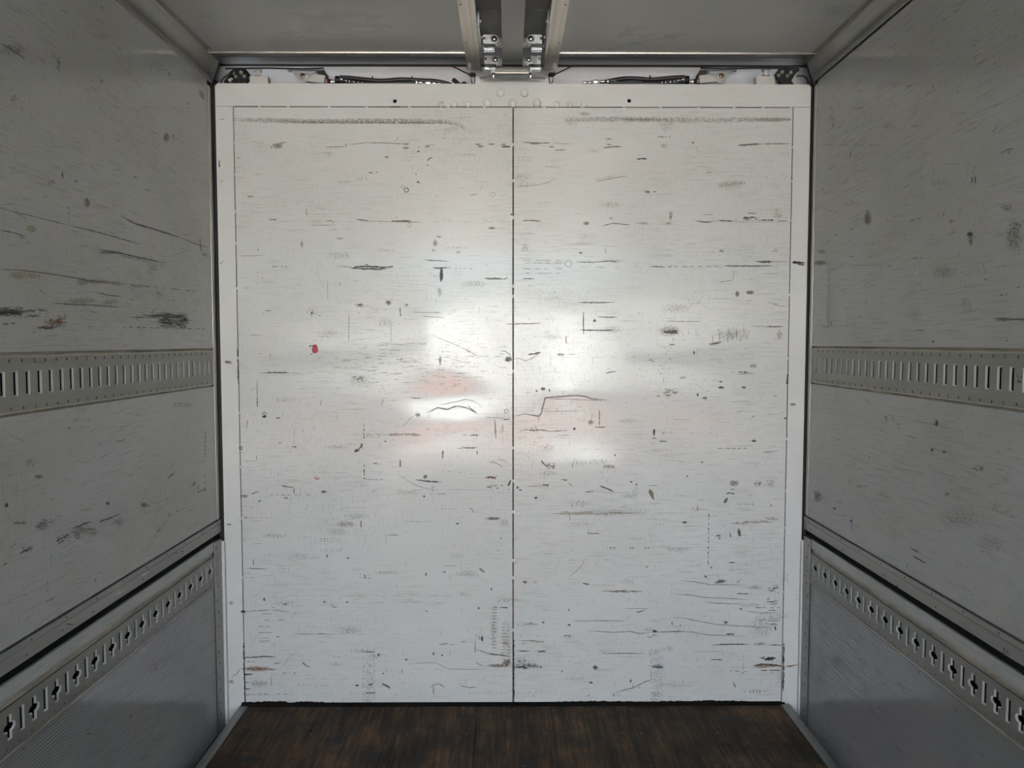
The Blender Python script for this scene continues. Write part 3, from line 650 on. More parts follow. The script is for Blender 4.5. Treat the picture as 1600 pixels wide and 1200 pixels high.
K.dash(1090, 781, 1104, 781, 1.1, KC, 3.4, .5); K.dash(1107.5, 800, 1106.5, 882, 1.5, KC, 7, .7); K.dash(1148, 816.4, 1167, 816.4, 1.1, KC, 7, .9); K.blob(1155, 832, 2.4, 6.6, (.13, .11, .09), 1, .25, 14, -.2); st([(1140, 831), (1141.6, 840)], 1.4, UC)
K.stain(1122.5, 837, 5, 2.4, KC, .9); K.blob(1124, 841, 1.6, 1); st([(1090, 789), (1090, 799)], 1.6, BC); K.spray(1083, 796, 4, 6, 12, .6); K.spray(1206, 811, 10, 4, 34, .8, BC); K.blob(1070, 816, 3.6, 1.5); K.blob(1074, 744, 1, 2); K.blob(1205, 790, 1, 1.4)
K.rough(1175, 816, 40, 3, 14, TC); K.stain(1239, 632, 6, 3, BC, .9); st([(1174, 651), (1180, 650)], 1.4, BC); K.blob(1227, 653.6, 2, 1.6)
# bottom left
st([(396, 873), (396.4, 884)], 1.3); st([(388, 888), (402, 888.6), (416, 889)], 1.1); K.dash(378, 895, 390, 895.6, .8, BC, 6, .9); K.dash(378, 902, 396, 902.4, .8, BC, 6, .9)
K.blob(413, 936.6, 1.8, 2); st([(413, 932), (413, 937)], 1); K.blob(380, 955.4, 3.6, 2); st([(380, 956), (405, 954), (426, 953)], 1, BC); K.stain(361, 942, 7, 4, OL, .65)
for y, x1 in ((979, 422), (988.6, 424), (997, 420), (1001.6, 424)): K.dash(400, y, x1, y, .8, BC, 9, .9)
st([(380, 1027), (400, 1027), (412, 1025.4), (432, 1026.4)], 1.8, (.12, .11, .1)); K.dash(382, 1034, 404, 1034, 1.3, BC, 9); K.stain(402, 1045, 28, 5, RU, .85); K.dash(384, 1045, 430, 1046, 1.6, RU, 14, .9)
st([(381, 1054), (396, 1053)], 2.2, (.1, .06, .05)); K.dash(381, 1065, 400, 1069, 1.2, KC, 7); st([(381, 1077), (392, 1076)], 1.6); K.stain(404, 1068, 20, 8, BC, .5); st([(424, 1055), (424, 1074)], .8, BC)
st([(375, 1044), (370, 1054), (364, 1055), (363, 1060)], .9, BC); K.stain(361, 1065, 6, 4, OL, .7); st([(472, 1034), (478, 1040), (485, 1042.4)], 1.2); st([(459, 990.4), (532, 990.8)], .8, BC); st([(498, 990), (505, 990)], 1.4, BC)
K.blob(511, 869, 1.1, 3); K.blob(544, 871.6, 2, 1.4); K.blob(507, 940.4, 2.4, 1.2); K.blob(542.5, 940.6, 1.8, 1.4); st([(518, 944), (521, 948), (527, 949.4)], 1); st([(458, 1021), (449, 1032), (438, 1045)], .9, TC)
K.dash(465, 1070, 512, 1071.4, 1.2, BC, 6); K.blob(557.5, 1071, 2.8, 1.5); st([(428, 1037), (438, 1035.6)], .9); K.rough(450, 1052, 8, 1, 5, BC); st([(460, 1050), (461, 1054)], 1.1); K.dash(382, 1085, 450, 1084.6, 1.1, BC, 9, .7)
K.stain(446, 944, 4, 2, BC, .8); K.stain(435, 995, 3, 1.6, BC, .9); K.spray(570, 902, 7, 6, 20, .8); K.stain(470, 870, 40, 8, OL, .32); K.rough(440, 960, 30, 12, 12, TC)
# fork-lift rub strips
for x0 in (577, 1027):
    for y in range(1018, 1098, 11): K.stain(x0 + R.uniform(-2, 2), y, 13, 7, (.46, .43, .37), .38)
    K.dash(x0 - 9, 1013, x0 - 9.5, 1096, .9, OL, 8, .6); K.dash(x0 + 8, 1010, x0 + 8, 1096, .8, BC, 10, .5)
st([(570, 1018.4), (585, 1018.4)], 1.4); K.blob(591.6, 1023.6, 1.7, 2.2); st([(597, 1067.6), (610, 1075.4)], 2.8, (.07, .07, .07)); st([(575, 1069.6), (584, 1069)], 2.2); st([(571, 1082.4), (587, 1082.6)], 1.4); K.blob(599, 1052.4, 1.8, 1.2)
st([(671, 1076), (676, 1071), (684, 1068), (690, 1071), (697, 1076)], 1.2, BC); st([(677, 1070), (677.4, 1086)], 1.2, BC); st([(718, 1071), (732, 1074), (745, 1073.4)], 1.1, BC); K.blob(754.5, 1088.6, 3, 2.4, WC, 1, .5, 9)
st([(742.4, 1001), (742.4, 1020)], 1.2, BC); K.blob(753, 998, 1.8, 4); K.spray(748, 996, 4, 4, 10, .8); K.blob(753, 891, 2, 5.4, (.33, .3, .25), 1, .2, 10, -.8); K.dash(767, 948.4, 790, 949.4, 1.4, KC, 9, .9)
for y in range(952, 1015, 5): K.dash(767, y, 776, y + .4, 1.5, (.34, .30, .20), 5, .8)
for y in range(975, 1045, 5): K.dash(782, y, 799, y + .3, 1.1, BC, 8, .8)
K.stain(771, 985, 8, 34, (.40, .37, .29), .45); K.stain(792, 1000, 9, 40, (.36, .33, .27), .4); st([(743, 1014), (760, 1020), (798, 1026)], 1.4, BC); st([(764, 1022.6), (780, 1023), (797, 1025.4)], 1.6, (.12, .1, .08))
K.stain(780, 1040, 22, 4, RU, .8); K.stain(792, 1035, 8, 7, BC, .9); K.rough(792, 1036, 7, 5, 20, (.08, .07, .06)); st([(742, 1034), (755, 1041)], 1.1, GC); st([(636, 1037), (680, 1035), (700, 1045), (730, 1046), (760, 1045)], 1, TC)
st([(664, 954.4), (669, 954.8)], 1.6); K.blob(695, 893.6, 2, 1.2); K.blob(665.5, 897, 1.1, 2.4); K.blob(748, 950, 1.2, 2); K.blob(768, 920.6, 1.2, 2); K.blob(677.5, 1021, 1.3, 2.4); K.blob(691, 1024, 1.5, 1.2); K.blob(635, 1030.6, 2, 1)
st([(690, 884), (714, 884.4)], .9, TC); st([(720, 1003), (728, 1002.6)], 1.2, BC); K.rough(700, 1006, 14, 2, 8, TC); st([(628, 1045), (628.4, 1053)], 1); K.stain(790, 1005, 6, 4, (.4, .2, .18), .6); K.dash(730, 1083, 795, 1083, 1, BC, 7)
K.blob(820.4, 909.6, 3.6, 2.4, (.15, .12, .09), 1, .3, 10, .5); st([(834, 911), (839, 908.6)], 1.6, BC); st([(910, 911), (915, 912.6), (921, 913)], 2.2, (.16, .14, .11)); st([(914, 872), (909, 883), (900, 893), (888, 901.6)], .9, TC); st([(921, 914), (965, 914.4)], .6, TC)
st([(813, 1017.6), (824, 1017)], 1.4); st([(840, 1017.6), (853, 1018.2)], 2.2); st([(805, 1017), (830, 1017)], 1, BC); K.rough(815, 1042, 12, 3, 26, (.09, .08, .06)); K.rough(832, 1040, 10, 3, 24, (.13, .12, .07)); K.rough(815, 1033, 8, 3, 10, BC); K.stain(820, 1040, 28, 8, OL, .55)
K.rough(822, 975, 16, 3, 9, TC); K.rough(830, 1000, 22, 9, 12, TC); K.blob(845, 1042.4, 1.4, 1.4); K.blob(930, 1043, 3.8, 3, (.16, .12, .09), 1, .45, 8); K.blob(923, 1066.6, 3, 1.2); st([(895, 970.6), (935, 969.6), (975, 970)], 1, BC)
st([(917, 987), (930, 986), (958, 988), (985, 986.6), (1000, 990), (1020, 987.4)], 1.1, BC); st([(940, 1021), (975, 1020.6), (1009, 1021.4)], 1, KC); st([(880, 993), (893, 993.4)], 1.3, BC); st([(994, 957), (1000, 955.6), (1008, 953)], 1.6); st([(974, 950.6), (1014, 950.8)], .9, BC)
st([(960, 1083), (975, 1078), (990, 1074.6), (1008, 1065), (1024, 1060)], 1.3, (.2, .2, .2)); K.blob(889.4, 976.4, 2, 1.6); K.blob(849, 972.6, 2, 1.5); K.blob(889, 953, 1.1, 2); K.rough(970, 924, 30, 1.6, 16, BC); K.blob(878, 1049, 1.6, 1)
K.blob(1023, 986, 4, 1.8); st([(1018, 987.6), (1070, 987)], 1, BC); K.rough(1022, 991, 5, 3, 8, BC); st([(1018, 1041.6), (1037, 1042.6)], 2.4, TE, 1, .6); K.stain(1026, 1040, 12, 4, TE, .55); K.stain(1024, 1086, 8, 8, (.35, .2, .16), .5); st([(1010, 995), (1020, 995.4)], 1, BC)
for x, y in ((960, 1085), (920, 1088), (990, 1072)): K.spray(x, y, 8, 4, 10, .7)
K.blob(985.6, 1064, 1.4, 2.6); K.stain(900, 1060, 30, 4, OL, .35); st([(960, 1088), (958, 1082)], 1); st([(832, 1084), (836, 1090)], 1, GC); K.dash(806, 1082, 850, 1082, .9, BC, 8); K.blob(1011, 885.6, 2.6, 1, BC, 1, .3, 8, -.6)
# bottom right
K.blob(1125, 909, 7.5, 2.8, (.24, .21, .17), 1, .3, 14, -.2); K.stain(1128, 908, 10, 4, BC, .7); st([(1151, 911), (1155, 907), (1160, 905.4)], 1.2, BC); st([(1100, 899), (1106, 903.6)], 2); st([(1138, 878.6), (1149, 879.4)], 1.6); K.blob(1111, 886.6, 1.5, 1)
K.rough(1209, 920, 9, 7, 30, (.16, .13, .11)); K.rough(1205, 940, 12, 8, 20, BC); K.stain(1180, 918, 14, 5, (.4, .32, .2), .55); st([(1150, 927.4), (1170, 927.6)], 1.2); K.dash(1178, 949.4, 1222, 949.8, 1.1, KC, 10, .9); st([(1200, 953.6), (1212, 953.4)], 1.3)
for q in ([(1045, 965), (1065, 965), (1085, 969), (1120, 976), (1160, 978), (1212, 981)], [(1030, 987), (1062, 986), (1085, 988), (1105, 992), (1165, 994)], [(1052, 928), (1080, 930), (1100, 933.4), (1130, 934.6), (1172, 936.8)],
          [(1060, 907), (1085, 909), (1110, 913.4), (1165, 914)], [(1165, 955), (1190, 957.4), (1212, 957.6)], [(1100, 941), (1140, 943.4), (1160, 943)]): st(q, 1, (.2, .19, .17))
st([(1134, 990.6), (1148, 990.8)], 1.8); st([(1113, 1007.6), (1135, 1006.6), (1170, 1006.4)], 1.7); st([(1201, 1007.6), (1223, 1008)], 1.4); K.stain(1188, 1006, 14, 3, RU, .7); K.rough(1200, 1029, 12, 3, 30, (.05, .035, .045)); K.blob(1203, 1029, 10, 2.2, (.05, .035, .045), 1, .4, 14)
K.rough(1186, 1028, 7, 2, 8, BC); st([(1177, 1040), (1190, 1038), (1205, 1038.6), (1223, 1041)], 2.8, (.15, .08, .045), 1, .5); K.stain(1195, 1040, 22, 4.5, RU, .8); K.dash(1188, 1047.6, 1223, 1047, 1.6, KC, 9, .9); st([(1227, 1041.6), (1236, 1040.6), (1246, 1038.6)], 2, RU)
K.blob(1211.4, 981.6, 1.4, 3.4); st([(1145, 1066), (1147, 1069), (1149, 1074)], 1.8, (.12, .12, .12)); st([(1110, 1030.4), (1130, 1030.8)], 1.4); K.blob(1157.6, 951.4, 1.5, 1.5); K.stain(1134, 972.6, 4, 2.6, KC, 1); K.dash(1160, 1080.4, 1200, 1080.4, 1, BC, 8)
for x in (1172, 1177, 1182, 1187): st([(x, 1076), (x + .4, 1084)], 1.2, BC)
K.stain(1190, 980, 24, 22, (.45, .38, .30), .38); K.rough(1195, 970, 22, 14, 18, TC); K.stain(1218, 1050, 8, 30, BC, .3); K.dash(1165, 1062, 1180, 1060, 1.1, BC, 4); K.rough(1158, 1050, 12, 1.4, 6, BC); st([(1062, 975), (1064, 980)], 1.4, BC); K.dash(1244, 921, 1246, 940, 1.2, TC, 6)
K.dash(1125, 1048, 1160, 1048.6, .8, KC, 9, .5); K.blob(1050, 974, 1, 2.4); K.stain(1045, 1013, 12, 6, OL, .4); K.stain(1226, 905, 10, 14, TC, .35)
# grime thickening in the joints
for x0, x1, y0, y1, w in ((802.6, 803, 1000, 1097, 1.6), (380.8, 383, 1005, 1097, 2.0), (1224.6, 1223.6, 1005, 1080, 2.0), (371.2, 372.5, 545, 600, 1.2), (1230.5, 1229, 585, 600, 2.4)):
    st([(x0, y0), ((x0 + x1) / 2, (y0 + y1) / 2), (x1, y1)], w, (.03, .02, .015), 1, .8, False)
K.build(wb)

# ------------------------------------------------------------------ side walls
PIT = .04550
def wall(side):
    L = side == 'left'
    X = XL if L else XR; s = -1 if L else 1      # outward direction
    dz = 0 if L else .009
    yend = 2.952 if L else 2.957
    yfar = 2.995
    w = empty('wall_' + side, (X, 0, ZB), kind='structure')
    def bx(x0, x1, y0, y1, z0, z1, name, m, b=0, **kw):
        return MB().box(X + s * x0, X + s * x1, y0, y1, z0 + dz, z1 + dz, b).build(name, m, w, **kw)
    # x offsets: 0 = wall face, positive = outward, negative = proud of the wall
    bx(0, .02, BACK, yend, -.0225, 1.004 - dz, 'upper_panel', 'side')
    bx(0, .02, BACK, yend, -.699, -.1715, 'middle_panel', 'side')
    # beige bedding either side of the upper track, slightly sunk
    MB().sweep([(X + s * .001, -.0225 + dz), (X + s * .006, -.027 + dz), (X + s * .004, -.0330 + dz)], BACK, yend, 60).build('sealant_bead', 'sealbead', w)
    MB().sweep([(X + s * .004, -.1622 + dz), (X + s * .006, -.167 + dz), (X + s * .001, -.1718 + dz)], BACK, yend, 60).build('sealant_bead', 'sealbead', w)
    # dark slit, aluminium side rail, rubber lip
    bx(.010, .02, BACK, yfar + .003, -.7045, -.699, 'slit', 'black')
    MB().sweep([(X + s * .012, -.7045 + dz), (X - s * .001, -.7060 + dz), (X - s * .001, -.7215 + dz), (X + s * .0012, -.7225 + dz), (X - s * .0005, -.7240 + dz),
                (X - s * .0005, -.7560 + dz), (X + s * .0015, -.7580 + dz), (X + s * .012, -.7590 + dz)], BACK, yfar + .002).build('side_rail', 'alu_dull', w)
    bx(.009, .02, BACK, D + .02, -.7810, -.7590, 'rubber_lip', 'rubber_dull')
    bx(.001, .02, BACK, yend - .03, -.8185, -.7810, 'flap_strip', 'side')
    MB().sweep([(X + s * .001, -.8185 + dz), (X + s * .009, -.8215 + dz), (X + s * .009, -.8340 + dz), (X + s * .003, -.8365 + dz)], BACK, yend - .03).build('track_channel', 'sealbead', w)
    # ribbed lower panel
    prof = []; z = -.951
    while z > ZB:
        prof += [(X + s * .002, z + dz), (X + s * .002, z - .0052 + dz), (X + s * .0036, z - .0062 + dz), (X + s * .0036, z - .0085 + dz), ]; z -= .0095
    prof.append((X + s * .002, ZB + dz))
    MB().sweep(prof, BACK, yend - .03).build('ribbed_panel', 'ribbed', w, smooth=0)
    MB().sweep([(X + s * .001, -.9435 + dz), (X + s * .006, -.9455 + dz), (X - s * .0005, -.9470 + dz), (X - s * .001, -.9500 + dz), (X + s * .003, -.9535 + dz)], BACK, yend - .03, 80).build('sealant_bead', 'sealbead', w)
    # unseen backing, added to block daylight at the wall gaps
    bx(.021, .06, BACK, yend + .03, -1.70, 1.12, 'outer_light_block', 'darksteel')
    # end trims
    bx(-.0015, .02, yend + .002, yfar - .016, -.6985, .985, 'end_trim', 'alu_v', .0008)
    bx(.001, .02, yfar - .0145, yfar, -.6985, .985, 'end_trim', 'alu_v', .0008)
    bx(.0, .006, yend - .002, yend + .0045, -.699, .99, 'sealant_bead', 'filler')
    bx(-.0022, .02, yend - .03, yfar - .002, -1.545, -.7835, 'lower_end_trim', 'alu_dull', .0008)
    bx(-.0008, .02, yend - .034, yend - .029, -1.545, -.7835, 'trim_edge', 'darksteel')
    # rivets
    def rivets(lst, r, name='rivets', m='alu', h=.0016):
        b = MB()
        for (xx, yy, zz) in lst: b.dome((X + s * xx, yy, zz + dz), (-s, 0, 0), r, h)
        b.build(name, m, w, kind='stuff')
    rv = random.Random(4)
    rivets([(-.0022, yend - .012 + (.012 if i % 2 else .0), -.81 - i * .052) for i in range(14)], .0058, m='darksteel', h=.001)
    rivets([(-.0015, yfar - .03, .9 - i * .2) for i in range(8)], .003)
    rivets([(-.001, 2.95 - i * .145, -.7145 + (.001 if i % 2 else -.0)) for i in range(42)], .0028, m='darksteel')
    rivets([(-.0005, 2.93 - i * .29, -.745) for i in range(21)], .0028, m='darksteel')
    # light chafes and dirty film by the shader; distinct marks by geometry below
    return w, X, s, dz, yend
WL = wall('left'); WR = wall('right')

# cargo tracks
def slot_cell(cy, cz, hy, hz, y0, y1, z0, z1, round_r=0):
    outer = [(y0, z0), (y1, z0), (y1, z1), (y0, z1)]
    if not round_r:
        hole = [(cy - hy, cz - hz), (cy + hy, cz - hz), (cy + hy, cz + hz), (cy - hy, cz + hz)]
    else:
        hl, hh = .0212, round_r                      # rounded cross bar through the slot
        def arc(c, a0, a1, n=6): return [(c + hh * math.cos(a0 + (a1 - a0) * i / n), cz + hh * math.sin(a0 + (a1 - a0) * i / n)) for i in range(n + 1)]
        hole = [(cy - hy, cz - hz), (cy + hy, cz - hz), (cy + hy, cz - hh)] + arc(cy + hl - hh, -math.pi / 2, math.pi / 2) + \
               [(cy + hy, cz + hh), (cy + hy, cz + hz), (cy - hy, cz + hz), (cy - hy, cz + hh)] + arc(cy - hl + hh, math.pi / 2, 1.5 * math.pi) + [(cy - hy, cz - hh)]
    return outer, hole
def track(side, lower, label):
    w, X, s, dz, yend = WL if side == 'left' else WR
    if lower:
        za, zb_, proud = -.8365 + dz, -.9440 + dz, .000
        zc, hz, hy = -.8850 + dz - .0006, .0290, .0080
        y1 = yend - .033
    else:
        za, zb_, proud = -.0520 + dz, -.1460 + dz, .001
        zc, hz, hy = -.0965 + dz + .0005, .0290, .0080
        y1 = yend - .001
    t = empty('cargo_track', (X, 0, zc), label=label, category='cargo rail', group='cargo tracks along the side walls')
    yb = BACK + .02; face = MB(); lips = MB()
    xf = X - s * proud
    first = (2.9034 if not lower else 2.8984 - .0135)
    if not lower and side == 'right': first = 2.9139
    first = min(first, y1 - .02)
    k = 0; y = first; top = y1
    while y - PIT / 2 > yb:
        lo = y - PIT / 2
        plain = (k % 2 == 1) if lower else True
        o, h = slot_cell(y, zc, hy, hz, lo, top, zb_, za, 0 if plain else .0105)
        tris = tessellate_polygon([[Vector((p[0], p[1], 0)) for p in lp] for lp in (o, h)])
        flat = o + h
        face.add([(xf, p[0], p[1]) for p in flat], [tuple(q) for q in tris])
        # rolled lips turning into the wall
        m = len(h); vs = []
        for dx, sh in ((0, 0), (.0006, .0010), (.0018, .0020), (.0050, .0022)):
            for p in h:
                vs.append((xf + s * dx, p[0] + (sh if p[0] < y else -sh), p[1] + (sh if p[1] < zc else -sh)))
        fs = [(q * m + i, q * m + (i + 1) % m, (q + 1) * m + (i + 1) % m, (q + 1) * m + i) for q in range(3) for i in range(m)]
        lips.add(vs, fs)
        top = lo; y -= PIT; k += 1
    face.add([(xf, yb, zb_), (xf, top, zb_), (xf, top, za), (xf, yb, za)], [(0, 1, 2, 3)])
    face.build('slotted_strip', 'track', t); lips.build('slot_lips', 'lip', t, kind='stuff')
    MB().box(X + s * .0165, X + s * .019, yb, y1, zb_, za).build('slot_shade_sheet', 'hole', t)  # near-black sheet, shade behind the slots given by its colour
    if not lower:
        for (a, b_) in (((-.0330 + dz), za), (zb_, (-.1622 + dz))):
            out = a if a > zc + .05 else b_; inn = b_ if out == a else a
            MB().sweep([(X + s * .008, out), (X - s * .0035, out), (X - s * .0035, out + (-.0010 if out > zc else .0010)), (X - s * .0010, inn + (.002 if out > zc else -.002)), (xf, inn)], yb, y1).build('flange', 'track', t)
            MB().box(X - s * .0038, X - s * .0030, yb, y1, out - .0005, out + .0005).build('flange_edge', 'alu', t)
        # stamped scale: a tick between slots, a numeral every fifth
        ticks = MB()
        five = MB(); wd = .0010
        path = [(.0026, .0046), (-.0022, .0046), (-.0026, .0006), (.0004, .0010), (.0026, -.0006), (.0026, -.0030), (.0004, -.0046), (-.0026, -.0040)]
        for (a0, b0), (a1, b1) in zip(path[:-1], path[1:]):
            d_ = math.hypot(a1 - a0, b1 - b0); nx, ny = -(b1 - b0) / d_ * wd / 2, (a1 - a0) / d_ * wd / 2; ex_, ey_ = (a1 - a0) / d_ * wd * .4, (b1 - b0) / d_ * wd * .4
            five.prism([(a0 + nx - ex_, b0 + ny - ey_, 0), (a1 + nx + ex_, b1 + ny + ey_, 0), (a1 - nx + ex_, b1 - ny + ey_, 0), (a0 - nx - ex_, b0 - ny - ey_, 0)], (0, 0, .0004))
        me = bpy.data.meshes.new('numeral'); me.from_pydata(five.v, [], five.f); me.materials.append(M['mark'])
        i = 0; y = first - PIT / 2
        ph = 3 if side == 'left' else 4
        while y > yb:
            for zz, flip in ((-.0425 + dz, 0), (-.1545 + dz, 1)):
                if i % 5 == ph:
                    o = bpy.data.objects.new('numeral', me); COL.objects.link(o)
                    ex = Vector((0, 1 if side == 'left' else -1, 0)); ez = Vector((1 if side == 'left' else -1, 0, 0)); ey = ez.cross(ex)
                    o.matrix_world = Matrix(((ex.x, ey.x, ez.x, X - s * .0036), (ex.y, ey.y, ez.y, y), (ex.z, ey.z, ez.z, zz), (0, 0, 0, 1)))
                    mw = o.matrix_world.copy(); o.parent = t; o.matrix_parent_inverse = Matrix.Translation(-t.location)
                else:
                    ticks.box(X - s * .0020, X - s * .0036, y - .0009, y + .0009, zz - .0036, zz + .0036)
            i += 1; y -= PIT
        ticks.build('tick_marks', 'mark', t, kind='stuff')
    else:
        b = MB(); i = 0; y = first - .012
        while y > yb:
            b.dome((xf, y, zb_ + .0095), (-s, 0, 0), .0022, .001); y -= PIT * 1.0
        b.build('rivets', 'darksteel', t, kind='stuff')
    return t
track('left', 0, 'upper slotted metal cargo rail with stamped fives on the left wall')
tr = track('right', 0, 'upper slotted metal cargo rail with stamped fives on the right wall')
track('left', 1, 'lower cargo rail with alternating slots and round keyholes on the left wall')
track('right', 1, 'lower cargo rail with alternating slots and round keyholes on the right wall')
# small wing mark stamped between two slots of the right upper track
p = onX(1593, 588.5, XR - .0014); b = MB()
def qy(pts): return [(XR - .0014, p.y + a, p.z + c) for a, c in pts]
b.add(qy([(.0095, .0075), (.0085, -.0005), (.002, -.0045), (.0005, -.0035), (.0065, .001)]), [(0, 1, 2, 3, 4)])
b.add(qy([(-.0095, .0075), (-.0085, -.0005), (-.002, -.0045), (-.0005, -.0035), (-.0065, .001)]), [(0, 1, 2, 3, 4)])
b.build('stamped_wing_mark', 'mark', tr)
num = MB(); wd = .0008
for path in ([(-.0052, .003), (-.0062, .0015), (-.0062, -.0015), (-.0052, -.003)], [(-.0036, .002), (-.0024, .003), (-.0024, -.003)],
             [(.0030, .003), (.0002, .003), (0, .0006), (.0018, .0008), (.0030, -.0004), (.0028, -.0022), (.0014, -.003), (0, -.0026)], [(.0048, .003), (.0058, .0015), (.0058, -.0015), (.0048, -.003)]):
    for (a0, b0), (a1, b1) in zip(path[:-1], path[1:]):
        d_ = math.hypot(a1 - a0, b1 - b0); nx, ny = -(b1 - b0) / d_ * wd / 2, (a1 - a0) / d_ * wd / 2
        num.prism([(a0 + nx, b0 + ny, 0), (a1 + nx, b1 + ny, 0), (a1 - nx, b1 - ny, 0), (a0 - nx, b0 - ny, 0)], (0, 0, .0003))
me = bpy.data.meshes.new('stamped_number'); me.from_pydata(num.v, [], num.f); me.materials.append(M['mark'])
o = bpy.data.objects.new('stamped_number', me); COL.objects.link(o)
o.matrix_world = Matrix(((0, 0, -1, XR - .0014), (-1, 0, 0, p.y), (0, 1, 0, p.z - .0115), (0, 0, 0, 1)))
o.parent = tr; o.matrix_parent_inverse = Matrix.Translation(-tr.location)

# marks on the side walls
def on_left(px, py, off): p = onX(px, py, XL); return (XL + off, p.y, p.z)
def on_right(px, py, off): p = onX(px, py, XR); return (XR - off, p.y, p.z)
DK = (.045, .042, .04); DT = (.20, .185, .15)
K = Marks(on_left); st = K.stroke; R = random.Random(9)
def region_left(x, y):
    vx, vy = 793, 535
    k = (y - vy) / (vx - x)          # slope: 0 = horizon
    return k
def scatter(K, xs, n, sg):
    for _ in range(n):
        x = R.uniform(*xs); y = R.uniform(5, 1180); k = (y - 535) / abs(793 - x)
        if not (-.84 < k < -.03 or .155 < k < .59 or .85 < k < 1.28): continue
        L = R.expovariate(1 / 6) + 1.5; ang = R.gauss(.35, .35) * (-1 if k > 0 else 1) * sg
        if k > .85: ang = R.gauss(-.6, .3) * sg
        K.stroke([(x, y), (x + L * math.cos(ang), y + L * math.sin(ang))], R.uniform(.4, 1.0), R.choice((DT, DT, DK, (.12, .11, .1))), R.uniform(.5, .95))
scatter(K, (0, 318), 620, 1)
for _ in range(14):
    x = R.uniform(0, 318); y = R.uniform(20, 800); k = (y - 535) / abs(793 - x)
    if -.84 < k < -.06 or .17 < k < .55: K.stain(x, y, R.uniform(6, 20), R.uniform(4, 12), DT, R.uniform(.3, .42))
st([(188, 337), (200, 344), (212, 350), (240, 358), (262, 365), (283, 372)], 2.4, DK); st([(283, 372), (300, 379), (325, 387)], 1.8, (.12, .12, .12)); st([(312, 371), (313, 384), (315, 395)], 1.6, DK)
K.blob(319.5, 398, 5, 3, (.16, .16, .16)); st([(0, 326), (40, 335), (107, 352)], 1.4, (.1, .1, .1)); st([(107, 352), (150, 362), (185, 372), (218, 382)], 1.8, (.08, .08, .08)); st([(0, 360), (18, 363), (38, 369)], 1.5, DK); K.dash(106.5, 321, 107, 350, 1.4, DK, 6)
st([(153, 388), (170, 393), (190, 396), (225, 404), (258, 411)], 1.9, DK); K.stain(170, 394, 20, 4, (.13, .13, .13), .8)
for i in range(7): K.stroke([(186 + i * 10, 398 + i * 2.4), (198 + i * 10, 402 + i * 2.5)], 3, (.33, .31, .26), .9)
st([(0, 421), (30, 422), (70, 427), (110, 433), (150, 440), (187, 444)], 1.8, (.10, .09, .06)); K.dash(187, 443, 312, 456, 1.6, (.13, .12, .09), 12, .7)
for x, y, a, c in ((30, 430, 18, 8), (52, 431, 12, 5), (128, 441, 12, 7), (182, 443, 9, 5), (150, 440, 30, 4), (48, 358, 9, 7), (215, 447, 14, 3)): K.stain(x, y, a, c, (.34, .31, .20), .85)
st([(150, 457), (168, 461), (190, 463.6)], 1.5, DK); st([(84, 474), (120, 476), (150, 477), (189, 480)], 1.8, DK); K.stain(125, 470, 30, 6, (.34, .31, .22), .7); K.stain(172, 472, 14, 6, (.34, .27, .25), .7); st([(192, 469), (205, 472), (221, 472)], 1.4, (.4, .4, .38))
K.rough(14, 487, 24, 8, 110, (.03, .03, .03)); K.rough(60, 486, 20, 5, 20, (.10, .09, .07)); K.rough(48, 493, 18, 3.4, 18, DK); K.rough(12, 506, 14, 2, 10, DK)
K.blob(92, 502, 5, 4, (.22, .10, .05), 1, .4); K.rough(72, 512, 14, 3, 34, (.10, .045, .03)); K.rough(95, 498, 10, 8, 22, (.16, .07, .035)); K.stain(85, 506, 22, 8, RU, .7); K.rough(100, 514, 5, 1.6, 6, RU); K.dash(110, 507, 122, 507.6, 1, DK, 6); K.rough(150, 510, 14, 1, 7, (.2, .17, .12)); K.stain(79, 500, 3, 3, RU, 1)
K.rough(247, 495, 46, 2.4, 26, (.06, .05, .04)); K.rough(272, 503, 25, 11, 150, (.05, .05, .05)); K.rough(262, 492, 34, 4, 30, (.05, .045, .04)); K.rough(275, 508, 20, 9, 40, (.35, .34, .28)); K.dash(190, 511, 322, 514, 1.4, DK, 10, .7); st([(238, 490), (241, 483)], 1.2, DK)
for cx, cy, rx, ry, n_ in ((272, 505, 22, 9, 60), (14, 488, 18, 6, 26), (250, 497, 34, 3, 14)):
    for _ in range(n_):
        x, y = cx + R.uniform(-rx, rx), cy + R.uniform(-ry, ry); K.stroke([(x, y), (x + R.uniform(2, 7), y + R.uniform(-.6, .8))], R.uniform(.5, 1.3), R.choice(((.42, .40, .33), (.34, .33, .29), (.5, .49, .44))))
K.stain(136, 318, 5, 8, OL, .95); K.blob(135, 312, 1.6, 3, OL); st([(186, 523), (189, 527)], 1.4); st([(51, 521), (54, 517)], 1.8)
K.spray(91, 100, 3, 11, 40, .9); K.spray(83, 88, 3, 4, 10, .7); K.spray(20, 155, 5, 7, 22, .9); K.spray(34, 168, 3, 9, 10, .7); st([(157, 8), (161, 16)], 1, DK); st([(292, 161), (294, 163)], 2.4); K.spray(150, 30, 6, 12, 10, .6)
K.blob(315, 148, 3, 8, (.15, .15, .15), 1, .2, 10, -.5); K.stain(260, 215, 6, 9, (.2, .14, .13), .8); st([(97, 268), (98, 280)], 2, DK); K.stain(271, 213, 3, 4, DK, .7); K.stain(80, 285, 9, 6, (.35, .25, .22), .5); K.stain(118, 283, 3, 3, (.2, .2, .15), 1); st([(208, 274), (214, 279)], 1.4, DK)
st([(0, 68), (12, 74), (28, 84), (40, 94)], 2, (.13, .12, .10)); K.stain(20, 78, 24, 10, DT, .5); K.dash(173, 168, 300, 168, .8, DT, 20, .9); st([(262, 112), (266, 119)], 1.6, DK); K.blob(158, 127, 2.6, 4, (.2, .2, .19), 1, .4)
